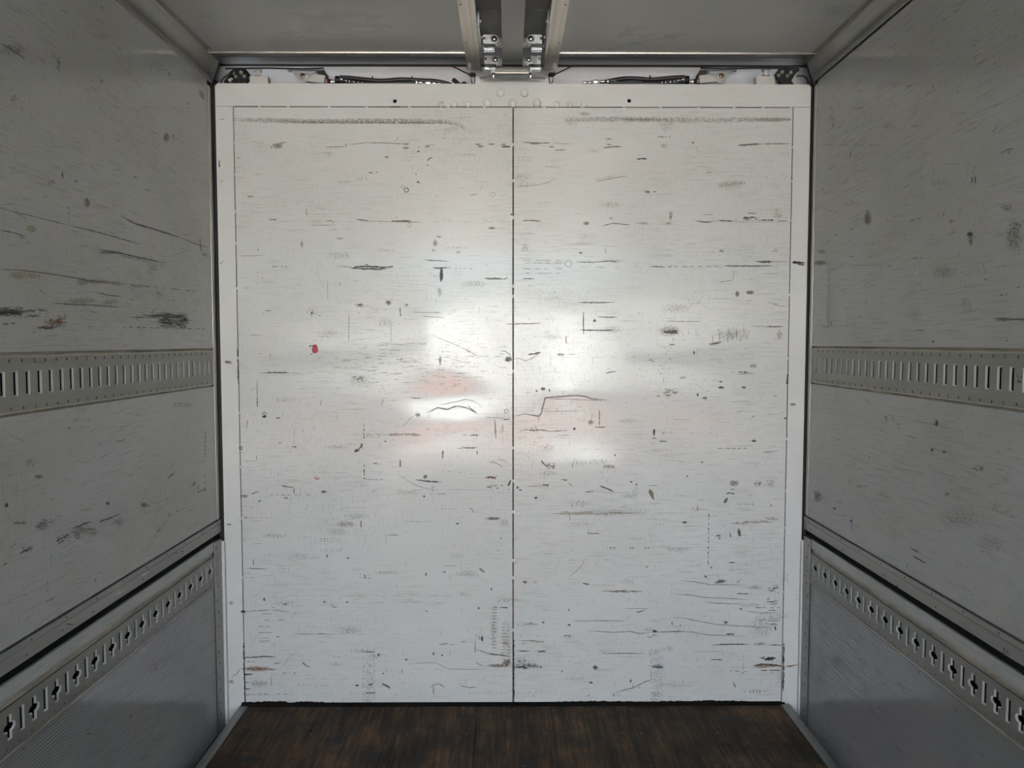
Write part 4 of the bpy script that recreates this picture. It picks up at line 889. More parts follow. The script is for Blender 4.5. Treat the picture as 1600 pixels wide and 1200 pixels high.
# middle panel, left
st([(180, 690), (188, 689), (195, 686)], 1.4); K.spray(107, 669, 5, 3, 16, .8); K.dash(321, 674, 320.4, 718, 1.6, DK, 6, .9); K.dash(320, 740, 320, 770, 1.2, DK, 8); K.stain(225, 789, 6, 4.6, OL, 1.1); K.blob(226, 790, 4, 3, (.2, .17, .09)); K.stain(168, 787, 3.6, 3.6, DK, 1.1)
st([(262, 747), (268, 742), (272, 739)], 1.8, DK); st([(301, 760), (305, 752)], 2, DK); st([(308, 770), (315, 766), (322, 763)], 1.4, DK); st([(309, 756), (309, 768)], 1, DK); K.stain(60, 745, 8, 4, (.2, .17, .13), .8); K.spray(273, 633, 3, 4, 10, .7); K.spray(280, 631, 4, 2, 8, .8); K.blob(233, 790, 1.4, 1.4)
for q in (((30, 866), (38, 861), (52, 854)), ((86, 847), (96, 842), (108, 834)), ((90, 850), (100, 844)), ((153, 816), (168, 811), (186, 803)), ((113, 826), (130, 819), (142, 815))): st(list(q), 2.2, DK, 1, .7)
K.rough(42, 858, 10, 5, 16, DK); K.rough(98, 840, 12, 6, 22, DK); K.rough(130, 830, 22, 9, 60, (.22, .19, .16)); K.ring(121, 838, 3, 1.2); K.dash(80.5, 868, 80, 890, 1.5, DK, 5); K.dash(74, 908, 74, 926, 1.2, DK, 6); st([(70, 941), (78, 937), (85, 933)], 1.4); K.stain(65, 822, 14, 9, OL, .6); K.stain(185, 816, 14, 8, OL, .5)
K.rough(75, 815, 14, 4, 14, DK); K.rough(32, 817, 12, 3, 10, DK); st([(150, 911), (148, 903)], 1.2, DK); K.dash(35, 917, 60, 906, 1, DK, 6); st([(244, 832), (250, 827)], 1.8, DK); st([(295, 799), (300, 796)], 1.8); K.blob(277, 798.6, 1.2, 1.4); st([(263, 808), (266, 800)], 1.6, (.12, .12, .12)); st([(4, 884), (10, 879)], 2); K.stain(10, 790, 4, 4, DK, .9)
# white chafes on the side rail
for x, y in ((184, 916), (190, 912), (182, 927), (189, 925), (193, 921), (178, 921), (226, 896), (222, 899)): st([(x - 5, y + 3), (x + 7, y - 3)], 1.1, (.62, .6, .56))
K.rough(110, 975, 10, 2, 8, DK); K.rough(95, 985, 6, 2, 6, DK); K.rough(270, 863, 20, 2, 10, DK); st([(158, 941), (162, 938)], 2)
# lower panel, left
for x, y in ((139, 1147), (273, 985), (242, 1038), (244, 1047), (288, 1090), (320, 1102), (205, 1119), (186, 1052), (262, 1015), (300, 1050), (37, 1170)): K.stroke([(x - 3, y + 1.5), (x + 2, y - 1.5)], 1.8, DK)
for q in (((245, 1160), (253, 1152)), ((220, 1190), (230, 1180)), ((170, 1060), (183, 1051)), ((263, 1132), (270, 1126)), ((300, 1115), (330, 1085), (338, 1078))): st(list(q), 1, (.10, .10, .10))
K.spray(243, 1042, 4, 9, 16, .8); K.dash(333, 1050, 334, 1095, 1.4, DK, 3.2, .5); K.stain(320, 960, 8, 20, DT, .4)
K.build(WL[0])
K = Marks(on_right); st = K.stroke
scatter(K, (1282, 1598), 620, -1)
for _ in range(14):
    x = R.uniform(1282, 1598); y = R.uniform(20, 800); k = (y - 535) / abs(793 - x)
    if -.84 < k < -.06 or .17 < k < .55: K.stain(x, y, R.uniform(6, 22), R.uniform(4, 14), DT, R.uniform(.3, .42))
for x, y0, y1 in ((1298, 165, 190), (1301, 170, 198), (1303, 175, 200), (1311, 130, 142), (1310, 158, 166)): K.dash(x, y0, x, y1, 1.3, DK, 6, .7)
st([(1329.5, 238), (1329, 247)], 1.8, DK); st([(1519, 276), (1520, 286)], 1.8, DK); st([(1524, 274), (1525, 287)], 2.2, DK); K.dash(1521, 258, 1521, 274, 1, DK, 5); K.spray(1516, 367, 5, 5, 26, 1.2, DK); K.blob(1516, 366, 4, 3, DK, 1, .4); K.stain(1517, 377, 4, 9, (.25, .15, .08), .9)
st([(1423, 346), (1428, 344)], 2.2, (.1, .1, .1)); st([(1435, 342), (1440, 340)], 2, (.1, .1, .1)); K.stain(1356, 342, 8, 12, (.2, .18, .12), .8); K.ring(1356, 331, 2.4, 1); st([(1473, 338), (1476, 331)], 1.6, (.12, .12, .12)); K.stain(1486, 346, 4, 4, (.3, .2, .1), .8)
K.stain(1585, 370, 16, 34, (.17, .17, .13), .62); K.stain(1575, 325, 14, 7, (.15, .15, .2), .6); K.rough(1590, 352, 8, 4, 10, DK); K.dash(1575, 240, 1582, 233, 1.4, (.13, .1, .1), 10, .9); st([(1562, 240), (1575, 234), (1584, 232)], 1.6, (.13, .11, .11))
K.rough(1590, 499, 44, 3, 34, (.16, .14, .1)); st([(1342, 494), (1345, 496)], 2.4, (.25, .04, .04)); K.dash(1330, 414, 1402, 415, 1.4, (.18, .18, .17), 16, .9); K.stain(1282, 411, 12, 5, (.14, .14, .13), .8); K.stain(1285, 393, 10, 4, DT, .7); K.dash(1285, 226, 1375, 227, 1.4, (.2, .2, .19), 22, .9)
K.rough(1434, 403, 9, 2, 8, DK); st([(1562, 460), (1568, 462)], 1.6, DK); K.rough(1570, 460, 6, 1.2, 5, DK); st([(1537, 438), (1543, 436)], 1.6, DK); K.spray(1592, 449, 5, 3, 8, .7); K.rough(1432, 516, 14, 1.2, 8, DT); K.stain(1475, 425, 24, 12, (.24, .19, .15), .55); st([(1430, 430), (1436, 420)], 2, (.45, .45, .44))
st([(1284, 300), (1286, 292)], 1.6, (.12, .12, .12)); K.rough(1328, 316, 8, 5, 14, (.2, .2, .19)); K.blob(1331, 358, 1.8, 1, DK); K.blob(1307, 367, 1.6, 1, DK); st([(1554, 167), (1560, 163)], 1.8, (.1, .1, .1)); st([(1399, 167), (1401, 165)], 2, DK); K.blob(1458, 135, 1, 1.6); K.blob(1496, 143, 1, 1.4)
K.dash(1295, 420, 1295, 508, .9, (.2, .2, .2), 12, .8); K.dash(1272, 510, 1338, 509, 1.2, (.16, .16, .15), 9, .8); st([(1299, 503), (1300, 509)], 1.4, DK); st([(1516, 470), (1516, 492)], .9, DT); st([(1535, 410), (1540, 426)], .8, DT); st([(1572, 533), (1577, 531)], 2); K.blob(1458.6, 534, 2, 1.6)
# middle panel, right
K.stain(1464, 661, 3, 6, (.18, .05, .04), 1.1); K.blob(1464, 662, 1.6, 4, (.12, .04, .04)); st([(1425, 657), (1464, 664), (1485, 671)], 1, (.14, .14, .13)); K.spray(1384, 654, 3, 6, 18, .8); K.spray(1404, 665, 4, 4, 10, .7); K.blob(1378.5, 673, 1.8, .8); K.stain(1457, 703, 4, 4, DK, .9); K.stain(1476, 706, 4, 3, DK, .9)
K.rough(1528, 732, 10, 5, 26, (.12, .10, .06)); K.dash(1466, 717, 1575, 748, 1.6, (.12, .11, .07), 5, .4); K.rough(1277, 775, 5, 9, 34, (.06, .06, .06)); K.stain(1278, 776, 7, 12, DT, .7); K.blob(1304, 794.6, 3.6, 1.6, DK, 1, .3, 9, .3); K.dash(1422, 778, 1462, 793, 1.3, DK, 4, .45); K.stain(1480, 772, 7, 4, (.22, .16, .14), .8)
K.blob(1330.5, 814, 1.8, 3.6, UC, 1, .3, 9, -.3); st([(1331, 818), (1332, 828)], .8, UC); st([(1423, 856), (1430, 860), (1437, 864)], 2, DK); st([(1427, 869), (1436, 874), (1448, 881)], 2.2, DK); st([(1416, 887), (1419, 880)], 1.4, (.12, .12, .12)); K.rough(1310, 786, 4, 8, 8, DT)
K.dash(1503, 915, 1522, 930, 1.6, DK, 5, .6); K.stain(1550, 850, 30, 16, OL, .4); K.blob(1358.5, 715, .9, 1.4); K.rough(1345, 760, 14, 2, 8, DT); K.stain(1500, 810, 40, 18, DT, .42); K.rough(1570, 800, 12, 5, 10, DT); K.rough(1573, 1020, 8, 5, 26, (.07, .06, .05)); K.rough(1524, 993, 3, 2, 6, DK)
K.dash(1275, 838, 1320, 862, 1.1, DK, 8, .6); K.dash(1345, 875, 1390, 905, 1, DK, 8, .6); st([(1400, 914), (1404, 918)], 2)
# lower panel, right
for x, y in ((1344, 1030), (1345, 1040), (1350, 1035), (1352, 1078), (1405, 1068), (1412, 1075), (1436, 1050), (1328, 994), (1291, 988), (1404, 1170), (1495, 1110), (1340, 1058), (1535, 1180), (1300, 1152)): K.stroke([(x - 2, y - 2), (x + 2.5, y + 2)], 1.8, DK)
for q in (((1265, 1050), (1276, 1064)), ((1275, 1055), (1288, 1070)), ((1310, 1150), (1335, 1178)), ((1400, 1166), (1410, 1178))): st(list(q), 1, (.1, .1, .1))
K.spray(1285, 990, 6, 6, 14, .8); K.rough(1308, 1030, 10, 4, 14, (.13, .13, .13)); K.stain(1308, 1030, 14, 7, DK, .35)
K.build(WR[0])

# ------------------------------------------------------------------ floor
fl = empty('floor', (0, 0, ZF), kind='structure')
xs = [-1.050]
for px in (404, 518, 632, 746, 860, 975, 1088, 1203): xs.append(onY(px, 1100).x)
xs.append(1.112)
seed = 0
for a, c in zip(xs[:-1], xs[1:]):
    b = MB().box(a + .0006, c - .0006, BACK, D - .002, ZF - .03, ZF, .0012)
    b.build('floor_board', 'wood', fl)
MB().box(XL - .02, XR + .02, BACK, YR + .05, -1.72, -1.61).build('subfloor', 'black', fl)
MB().box(-1.05, 1.112, BACK, D, ZF - .034, ZF - .031).build('joint_bed', 'black', fl)
sc = MB()
for px, py in [(505, 1108), (530, 1108), (619, 1108), (645, 1108), (735, 1108), (760, 1109), (803, 1109), (864, 1110), (918, 1108), (948, 1108), (987, 1108), (1033, 1108), (1076, 1108), (1147, 1108), (1190, 1108),
               (390, 1147), (485, 1147), (514, 1147), (636, 1147), (729, 1147), (757, 1147), (851, 1146), (878, 1147), (972, 1145), (1001, 1145), (1121, 1145), (1215, 1145), (1244, 1144),
               (936, 1197), (987, 1197), (1017, 1197), (1120, 1197), (1149, 1197), (1201, 1197), (1251, 1197), (362, 1148), (700, 1197), (600, 1197), (480, 1197), (450, 1197), (820, 1197)]:
    q = onZ(px, py, ZF); sc.lathe((q.x, q.y, ZF - .0004), (0, 0, 1), [(.0058, 0), (.0054, .0008), (.003, .0010), (.001, .0002)], 12)
sc.build('screw_heads', 'darksteel', fl, kind='stuff')
# kerb angles at both sides
for nm, a, c in (('trim_1', -1.083, -1.050), ('trim_2', 1.112, 1.1465)):
    t = empty(nm, (a, 0, ZF), kind='structure')
    MB().box(a, c, BACK, D - .004, ZF - .002, ZF + .0025, .0008).build('kerb_angle', 'alu_dull', t)
    xo = a if a < 0 else c
    MB().box(xo - .0015, xo + .0015, BACK, D - .004, ZF - .12, ZF + .002).build('kerb_side', 'darksteel', t)

# ------------------------------------------------------------------ ceiling
ce = empty('ceiling', (0, 0, ZC), kind='structure')
YE = 2.905
rL0, rL1, rR0, rR1 = -.160, -.104, .146, .197
MB().box(XL + .015, rL0 + .004, BACK, YE, ZC, ZC + .02).build('roof_panel', 'roof', ce)
MB().box(rR1 - .004, XR - .015, BACK, YE, ZC, ZC + .02).build('roof_panel', 'roof', ce)
zt2 = ZC + .105
MB().box(rL0, rR1, BACK, YR + .02, zt2, zt2 + .02).build('trough_panel', 'trough', ce)
MB().box(rL1 - .008, rL1 - .004, BACK, D + .10, ZC, zt2).box(rR0 + .004, rR0 + .008, BACK, D + .10, ZC, zt2).build('trough_side', 'alu_dull', ce)
MB().box(rL1 - .004, rR0 + .004, 2.66, 2.664, ZC + .055, zt2).build('trough_baffle', 'darksteel', ce)
MB().box(XL - .2, XR + .2, BACK, YR + .05, ZC + .14, ZC + .19).build('roof_skin', 'darksteel', ce)
# header trims at the front end of the roof panels
for nm, a, c in (('trim_3', XL + .02, rL0 + .006), ('trim_4', rR1 - .006, XR - .02)):
    t = empty(nm, (a, YE, ZC), kind='structure')
    MB().box(a, c, YE - .006, YE + .004, ZC - .0045, ZC + .012, .0015).build('bright_lip', 'alu', t)
    MB().add([(a, YE + .004, ZC - .001), (c, YE + .004, ZC - .001), (c, YE + .038, ZC - .002), (a, YE + .038, ZC - .002), (a, YE + .038, ZC + .02), (c, YE + .038, ZC + .02)],
             [(0, 1, 2, 3), (3, 2, 5, 4)]).build('header_face', 'alu_dull', t)
    MB().box(a, c, YE + .038, YE + .052, ZC + .002, ZC + .03).build('header_dark_strip', 'black', t)  # black strip just behind the header face
    b = MB(); x = a + .06
    while x < c - .03: b.dome((x, YE + .02, ZC - .0015), (0, 0, -1), .0035, .002); x += .235
    b.build('rivets', 'alu', t, kind='stuff')
    MB().box(a + .05, c - .05, YE + .10, YE + .13, ZC + .055, ZC + .075).build('conduit', 'darksteel', t)
# centre rails
for nm, a, c, sg in (('trim_5', rL0, rL1, 1), ('trim_6', rR0, rR1, -1)):
    t = empty(nm, (a, 0, ZC), kind='structure')
    y1 = 3.07
    def X_(u): return (a + u) if sg > 0 else (c - u)
    pr = [(0, .006), (0, -.004), (.018, -.004), (.0185, -.0065), (.038, -.0065), (.0385, -.004), (.050, -.004), (.052, -.010), (.056, -.010), (.056, .03)]
    MB().sweep([(X_(u), ZC + z) for u, z in pr], BACK, y1).build('rail_profile', 'alu', t)
    b = MB(); y = 2.80
    for i in range(20):
        b.dome((X_(.010), y - i * .31, ZC - .004), (0, 0, -1), .0034, .002)
    b.build('rivets', 'darksteel', t, kind='stuff')
    MB().prism([(X_(0), y1, ZC + .04), (X_(.056), y1, ZC + .04), (X_(.056), y1, ZC - .010), (X_(0), y1, ZC - .004)], (0, .002, 0)).build('end_cap', 'darksteel', t)
# coved corner trims
for nm, X, s, xe, zl in (('trim_7', XL, -1, XL + .030, 1.003), ('trim_8', XR, 1, XR - .030, 1.012)):
    t = empty(nm, (X, 0, zl), kind='structure')
    pr = [(0.001, zl - .001), (-.003, zl - .001), (-.003, zl + .004), (-.0015, zl + .005), (-.0015, zl + .013), (-.004, zl + .0135), (-.004, zl + .0155), (-.002, zl + .017)]
    n = 10; z0 = zl + .017; z1 = ZC - .004
    for i in range(1, n + 1):
        tt = i / n; bow = math.sin(math.pi * tt) * .014
        pr.append((-.002 - .026 * tt ** 1.5 + bow, z0 + (z1 - z0) * tt))
    pr += [(-.030, ZC - .004), (-.030, ZC - .0015), (-.047, ZC - .0015), (-.047, ZC + .002)]
    MB().sweep([(X + s * u, z) for u, z in pr], BACK, 3.0).build('coved_profile', 'alu_dull', t)
    for zz, uu in ((zl + .0145, -.0042), (ZC - .0035, -.0302), (zl + .002, -.0032)):
        MB().box(X + s * uu, X + s * (uu + .0008), BACK, 2.985, zz - .0008, zz + .0008).build('ridge', 'alu', t)
    b = MB()
    for y in [2.93, 2.90, 2.86, 2.82, 2.74, 2.62, 2.46, 2.30] + [2.1 - .2 * i for i in range(26)]: b.dome((X - s * .0017, y, zl + .009), (-s, 0, 0), .0022, .0015)
    for y in [2.88, 2.60, 2.32] + [2.0 - .3 * i for i in range(17)]: b.dome((X - s * .039, y, ZC - .0015), (0, 0, -1), .003, .002)
    b.build('rivets', 'alu', t, kind='stuff')
    # dark end stop of the cove
    MB().prism([(X, 2.985, zl - .02), (X - s * .034, 2.985, zl + .075), (X - s * .034, 2.985, ZC), (X, 2.985, ZC)], (0, .012, 0)).build('end_stop', 'darksteel', t)

# ------------------------------------------------------------------ centre beam and its latches
xb0, xb1 = -.0195, .0565
p = onY((785 + 815) / 2, 107, 2.93)
zbm = 1.060
t = empty('roof_beam', ((xb0 + xb1) / 2, 0, zbm), label='long grey painted box beam running down the middle of the roof channel', category='beam')
MB().box(xb0, xb1, BACK, 2.915, zbm, zbm + .055, .003).build('beam_body', 'beam', t)
MB().box(xb0 + .004, xb1 - .004, 2.915, 2.922, zbm + .003, zbm + .05).build('end_cap', 'darksteel', t)
# cross bracket under the end of the beam
def P(px, py, y): return onY(px, py, y)
yb = 2.93
a = P(768, 115, yb); c = P(832, 108, yb)
t = empty('cross_bracket', ((a.x + c.x) / 2, yb, a.z), label='grey cross bracket bolted below the front end of the roof beam', category='bracket')
MB().box(a.x, c.x, yb - .006, yb + .006, a.z, a.z + (c.z - a.z) * .42, .0008).build('top_plate', 'alu', t)
MB().box(a.x, c.x, yb - .004, yb + .006, a.z + (c.z - a.z) * .55, c.z, .0008).build('spacer_plate', 'alu_dull', t)
q0 = P(750, 123, yb + .02); q1 = P(852, 116, yb + .02)
MB().prism([(q0.x, yb + .012, q0.z), (q1.x, yb + .012, q0.z), (q1.x, yb + .012, q0.z + .004), (a.x + .17 * 0 + (q1.x - .05), yb + .012, q1.z), (q0.x + .05, yb + .012, q1.z), (q0.x, yb + .012, q0.z + .004)], (0, .012, 0)).build('saddle_bar', 'saddle', t)
for px in (771, 829):
    r0 = P(px, 117.5, yb - .004)
    o = MB().hexn((r0.x, yb - .01, r0.z - .004), (0, 0, 1), .0075, .011).lathe((r0.x, yb - .01, r0.z - .012), (0, 0, 1), [(.0035, 0), (.004, .001), (.004, .045)], 10).build('nut', 'steel', t)

# four toggle latches
def latch(pxw, pxe, py0, py1, Y, bolt_px, sgn, label, second=True):
    """plate from the rail towards the beam with a domed pin; pixels at depth Y"""
    a = P(pxw, py1, Y); c = P(pxe, py0, Y); bp = P(bolt_px, (py0 + py1) / 2, Y); h = c.z - a.z
    t = empty('toggle_latch', (a.x, Y, a.z), label=label, category='latch', group='latches either side of the roof beam')
    x0, x1 = a.x, c.x
    # arm plate with rounded nose toward the beam
    pts = [(x0, Y, a.z), (bp.x, Y, a.z)]; r = h / 2; zc = a.z + r
    for i in range(9):
        th = -math.pi / 2 + math.pi * i / 8; pts.append((bp.x + (1 if x1 > x0 else -1) * r * .95 * math.cos(th), Y, zc + r * math.sin(th)))
    pts += [(x0, Y, c.z)]
    ap = MB().prism(pts, (0, .006, 0)).build('arm_plate', 'zinc', t)
    b = MB().dome((bp.x, Y, zc), (0, -1, 0), h * .34, h * .26); b.build('domed_pin', 'steel', ap)
    MB().lathe((bp.x, Y - .0005, zc), (0, -1, 0), [(h * .44, 0), (h * .44, .001), (h * .36, .0015)], 20).build('pin_washer', 'alu_dull', ap)
    MB().hexn((x0 + (x1 - x0) * .08, Y - .001, zc + h * .05), (0, -1, 0), .0045, .005).build('nut', 'darksteel', t)
    # lower lip of the channel shaped arm
    z2 = a.z - h * .62
    MB().box(x0, x0 + (x1 - x0) * .72, Y + .004, Y + .03, z2, z2 + h * .30, .001).build('arm_lip', 'zinc', t)
    MB().box(x0, x0 + (x1 - x0) * .5, Y + .006, Y + .03, z2 + h * .34, a.z - .001).build('arm_web', 'darksteel', t)
    # knuckle joined to the beam
    xe = xb0 if sgn > 0 else xb1
    MB().box(min(x1 - sgn * .012, xe), max(x1 - sgn * .012, xe), Y + .008, Y + .028, a.z - h * .15, a.z + h * .75, .002).build('knuckle', 'alu_dull', t)
    MB().lathe((x1 + sgn * .004, Y + .004, a.z - h * .05), (0, -1, 0), [(.007, 0), (.007, .006), (.005, .008)], 14).build('pivot', 'alu_dull', t)
    return t
latch(755, 779, 54, 68, 2.74, 772.3, 1, 'upper left zinc toggle latch with a bright domed pin beside the roof beam')
latch(847, 824, 54, 68, 2.74, 829.3, -1, 'upper right zinc toggle latch with a bright domed pin beside the roof beam')
latch(757, 780, 87, 99.5, 2.90, 774, 1, 'lower left zinc toggle latch with a dark brassy pin near the beam end')
latch(845, 822, 87, 99.5, 2.90, 826, -1, 'lower right zinc toggle latch with a reddish pin near the beam end')
for sgn, xw, lab in ((1, 751.5, 'left'), (-1, 850.5, 'right')):
    q = P(xw, 46, 2.70); q2 = P(xw, 98, 2.93)
    xx = rL1 + .004 if sgn > 0 else rR0 - .004
    t = empty('latch_plate', (xx, 2.8, ZC), label='blue-grey zinc mounting plate on the %s side of the roof channel holding two latches' % lab, category='plate')
    MB().box(xx - .0035, xx + .0035, 2.66, 2.97, ZC + .004, ZC + .05, .001).build('plate', 'zinc', t)
    for yy in (2.70, 2.84, 2.92): MB().hexn((xx + sgn * .0035, yy, ZC + .03), (sgn, 0, 0), .006, .006).build('nut', 'alu_dull', t)
    # lacing cord and ladder clip hanging from the rail end
    pxc = 734 if sgn > 0 else 866
    mir = lambda px: px if sgn > 0 else 1600 - px
    t = empty('cord_clip', P(pxc, 118, 3.04), label='black cord and knot tied to the end of the %s roof rail' % lab, category='cord')
    MB().tube(smooth_path([P(mir(702), 101.5, 2.99), P(mir(712), 106, 3.0), P(mir(724), 112, 3.01), P(mir(735), 116.5, 3.02), P(mir(741), 117, 3.02)]), .0026, 8).build('cord', 'black', t)
    MB().tube(smooth_path([P(mir(732), 117, 3.015), P(mir(736), 114.6, 3.01), P(mir(741), 115, 3.015), P(mir(742), 118.5, 3.02), P(mir(736), 119, 3.012), P(mir(733), 116, 3.01)]), .0034, 8).build('knot', 'black', t)
    MB().tube(smooth_path([P(mir(736), 118, 3.03), P(mir(736), 125, 3.03), P(mir(738), 130.5, 3.03), P(mir(741), 130.5, 3.03), P(mir(742), 124, 3.03), P(mir(741), 118, 3.03)]), .0016, 8).build('loop', 'black', t)
    b = MB()
    for yy in (100.5, 104.5, 108.5, 112): b.box(*sorted((P(mir(731.8), yy, 2.995).x, P(mir(735.5), yy, 2.995).x)), 2.992, 2.997, P(733, yy + 1.2, 2.995).z, P(733, yy - 1.2, 2.995).z, .0006)
    b.build('ladder_strip', 'sealbead', t)

# ------------------------------------------------------------------ gear in the slot above the bulkhead
YG = 3.075
def gear(side):
    L = side == 'left'; m = (lambda px: px) if L else (lambda px: 1600.5 - px)
    def g(px, py, y=YG): return onY(m(px), py, y)
    def bx(b, x0, x1, y0, y1, Y0, Y1, bev=0):
        p0 = g(x0, y1, Y0); p1 = g(x1, y0, Y0); return b.box(min(p0.x, p1.x), max(p0.x, p1.x), Y0, Y1, p0.z, p1.z, bev)
    # adjuster bolt on its block
    p0 = g(403.5, 118.3, 3.02)
    t = empty('adjuster_bolt', (p0.x, 3.03, ztop - .02), label='white-painted adjuster bolt on its block above the %s end of the bulkhead' % side, category='bolt', group='adjuster bolts above the bulkhead')
    bx(MB(), 390, 418.5, 118.6, 138, 3.005, 3.04, .0015).build('block', 'white_part', t)
    z0 = g(404, 118.8, 3.02).z; z1 = g(404, 107.6, 3.02).z; H = z1 - z0
    MB().hexn((p0.x + (0 if L else 0), 3.022, z0), (0, 0, 1), .0155, H * .34).build('lock_nut', 'white_part', t)
    MB().lathe((p0.x, 3.022, z0), (0, 0, 1), [(.0095, 0), (.0095, H * .7)], 16).build('shank', 'white_part', t)
    MB().hexn((p0.x, 3.022, z0 + H * .68), (0, 0, 1), .0165, H * .32).build('bolt_head', 'white_part', t)
    # pivot bracket: triangular plate with bush, tilted link block
    pc = g(474, 119.6)
    t = empty('pivot_bracket', (pc.x, YG, pc.z), label='silver triangular pivot bracket with a round bush, %s of the roof rails' % side, category='bracket', group='pivot brackets above the bulkhead')
    pts = [g(455, 111), g(494, 111), g(484, 125)]
    pts += [g(474 + 9.2 * math.cos(a_), 121 + 9.2 * math.sin(a_)) for a_ in (.75, 1.1, 1.57, 2.05, 2.5)]
    tp = MB().prism([(q.x, YG, q.z) for q in pts], (0, .008, 0)).build('triangle_plate', 'silver_paint', t)
    MB().lathe((pc.x, YG, pc.z), (0, -1, 0), [(.0175, 0), (.0175, .004), (.0155, .006), (.0115, .006)], 24).build('bush_ring', 'white_part', tp)
    MB().lathe((pc.x, YG - .003, pc.z), (0, -1, 0), [(.0105, 0), (.0105, .006), (.008, .0075)], 18).build('bush_pin', 'brass', tp)
    pts = [g(492.5, 117), g(508.5, 119.5), g(507.5, 131.5), g(480.5, 128.3), g(484, 124.5)]
    MB().prism([(q.x, YG - .012, q.z) for q in pts], (0, .022, 0)).build('link_block', 'white_part', t)
    pts = [g(494, 110), g(505, 107), g(511, 116), g(505, 119), g(494, 117)]
    MB().prism([(q.x, YG + .012, q.z) for q in pts], (0, .02, 0)).build('back_arm', 'darksteel', t)
    bx(MB(), 449, 500, 107.6, 109.8, YG + .009, YG + .03).build('top_rail', 'recess_dk', t)
    # hydraulic hose with couplings
    pc = g(540, 127)
    t = empty('hydraulic_hose', (pc.x, YG, pc.z), label='black ribbed hydraulic hose with metal couplings lying above the %s half of the bulkhead' % side, category='hose', group='hydraulic hoses above the bulkhead')
    def cyl(x0, y0, x1, y1, r, name, mt, n=14, Y=YG):
        a_ = g(x0, y0, Y); c_ = g(x1, y1, Y); MB().lathe(a_, c_ - a_, [(r * .86, 0), (r, .0015), (r, (c_ - a_).length - .0015), (r * .86, (c_ - a_).length)], n).build(name, mt, t)
    cyl(508.5, 126.6, 513, 127, .0135, 'nut', 'purple', 6); cyl(513, 127, 516, 127.2, .010, 'collar', 'black')
    b = MB(); c0 = g(518.5, 127.5); b.lathe(c0, (0, -1, 0), [(.001, -.009), (.006, -.007), (.0085, -.003), (.0088, 0), (.0085, .003), (.006, .007), (.001, .009)], 14).build('ball_joint', 'steel', t)
    cyl(513, 127.3, 526, 127.6, .005, 'rod', 'steel'); cyl(524, 125, 531, 125.6, .0165, 'sleeve', 'black'); cyl(530, 125.3, 545, 126.2, .0140, 'coupling_body', 'darksteel')
    if L:
        hp = [(531, 121.0), (550, 122.2), (575, 124.8), (590, 126.2), (605, 126), (622, 124.4), (640, 124.6), (660, 126.0), (680, 127.0), (697, 130.2), (705, 133)]
    else:
        hp = [(531, 120.6), (550, 121.6), (570, 123.4), (585, 124.6), (600, 123.2), (620, 122.6), (632, 123.6), (645, 126.0), (652, 127.4)]
    pl = smooth_path([g(x_, y_, YG - .008) for x_, y_ in hp], 12)
    if not L: pass
    MB().tube(pl, .0082, 12, .08).build('hose_sleeve', 'hose', t)
    hp2 = [(540, 128.6), (560, 129.4), (580, 130.2), (600, 130.4), (620, 129.8), (640, 129.2), (650, 129.2)]
    MB().tube(smooth_path([g(x_, y_, YG - .012) for x_, y_ in hp2], 12), .0072, 12, .08).build('second_hose', 'hose', t)
    for x_, y_, r_ in ((533.5, 123.8, .0068), (541, 126, .004), (546, 127, .004), (553, 127.8, .0050), (560, 128.4, .0042), (566, 128.8, .0036)):
        q = g(x_, y_, YG - .018); MB().dome(q, (0, -1, 0), r_, r_ * .8).build('fitting', 'steel', t)
    if L: fr = [(636, 128, 645, 128, .0046), (645.5, 128.4, 652, 128.6, .0052), (652.5, 128.8, 660, 129, .0044), (664, 129.8, 673, 130, .0072), (674.5, 130, 681, 130.3, .0052), (683, 130.5, 688, 130.8, .0036)]
    else: fr = [(637, 126.4, 645, 126.8, .0046), (645.5, 127.2, 652, 127.4, .0050), (653, 127.4, 663, 128, .0066), (665, 128, 674, 128.6, .0086), (676, 128.8, 681, 129.6, .0064), (683, 128.8, 690, 129.8, .0066)]
    for i, (x0, y0, x1, y1, r_) in enumerate(fr): cyl(x0, y0, x1, y1, r_, 'fitting', 'alu' if i % 2 else 'steel', 6 if i in (1, 3) else 12, YG - .012)
    for x_ in ((582, 644) if L else (585,)):
        q = g(x_, 124.4 if L else 123, YG - .01); MB().lathe(q, (0, 0, 1), [(.0042, -.006), (.0046, .002), (.0030, .008), (.0012, .015)], 8).lathe(q - Vector((.002, 0, 0)), (1, 0, 0), [(.0104, 0), (.0104, .004)], 12).build('cable_tie', 'black', t)
    MB().tube([g(352, 107.2, 3.0), g(420, 106.4, 3.0), g(470, 107.6, 3.0), g(506, 106.6, 3.0)], .0034, 8).build('feed_line', 'black', t)
    # corner hinge cluster
    pc = g(372, 121, 3.09)
    t = empty('corner_hinge', (pc.x, 3.09, pc.z), label='black bolted hinge plate with cables in the top %s corner' % side, category='hinge', group='corner hinges above the bulkhead')
    if L: pl = [(352, 136), (350, 126), (358, 117), (370, 109), (384, 108), (392, 118), (388, 126), (380, 136)]
    else: pl = [(357, 136), (364, 126), (356, 113), (350, 109), (384, 108), (391.5, 118), (386, 122), (378, 136)]
    hpl = MB().prism([(g(x_, y_, 3.09).x, 3.09, g(x_, y_, 3.09).z) for x_, y_ in pl], (0, .012, 0)).build('hinge_plate', 'black', t)
    bl = ((364.5, 114.5), (368.5, 120), (377, 113.5), (382, 119.5)) if L else ((365.5, 114), (371, 119), (379, 113.5), (384.5, 118.5))
    for x_, y_ in bl:
        q = g(x_, y_, 3.088); MB().hexn(q, (0, -1, 0), .0072, .007).dome(q + Vector((0, -.007, 0)), (0, -1, 0), .0042, .005).build('bolt', 'alu', hpl)
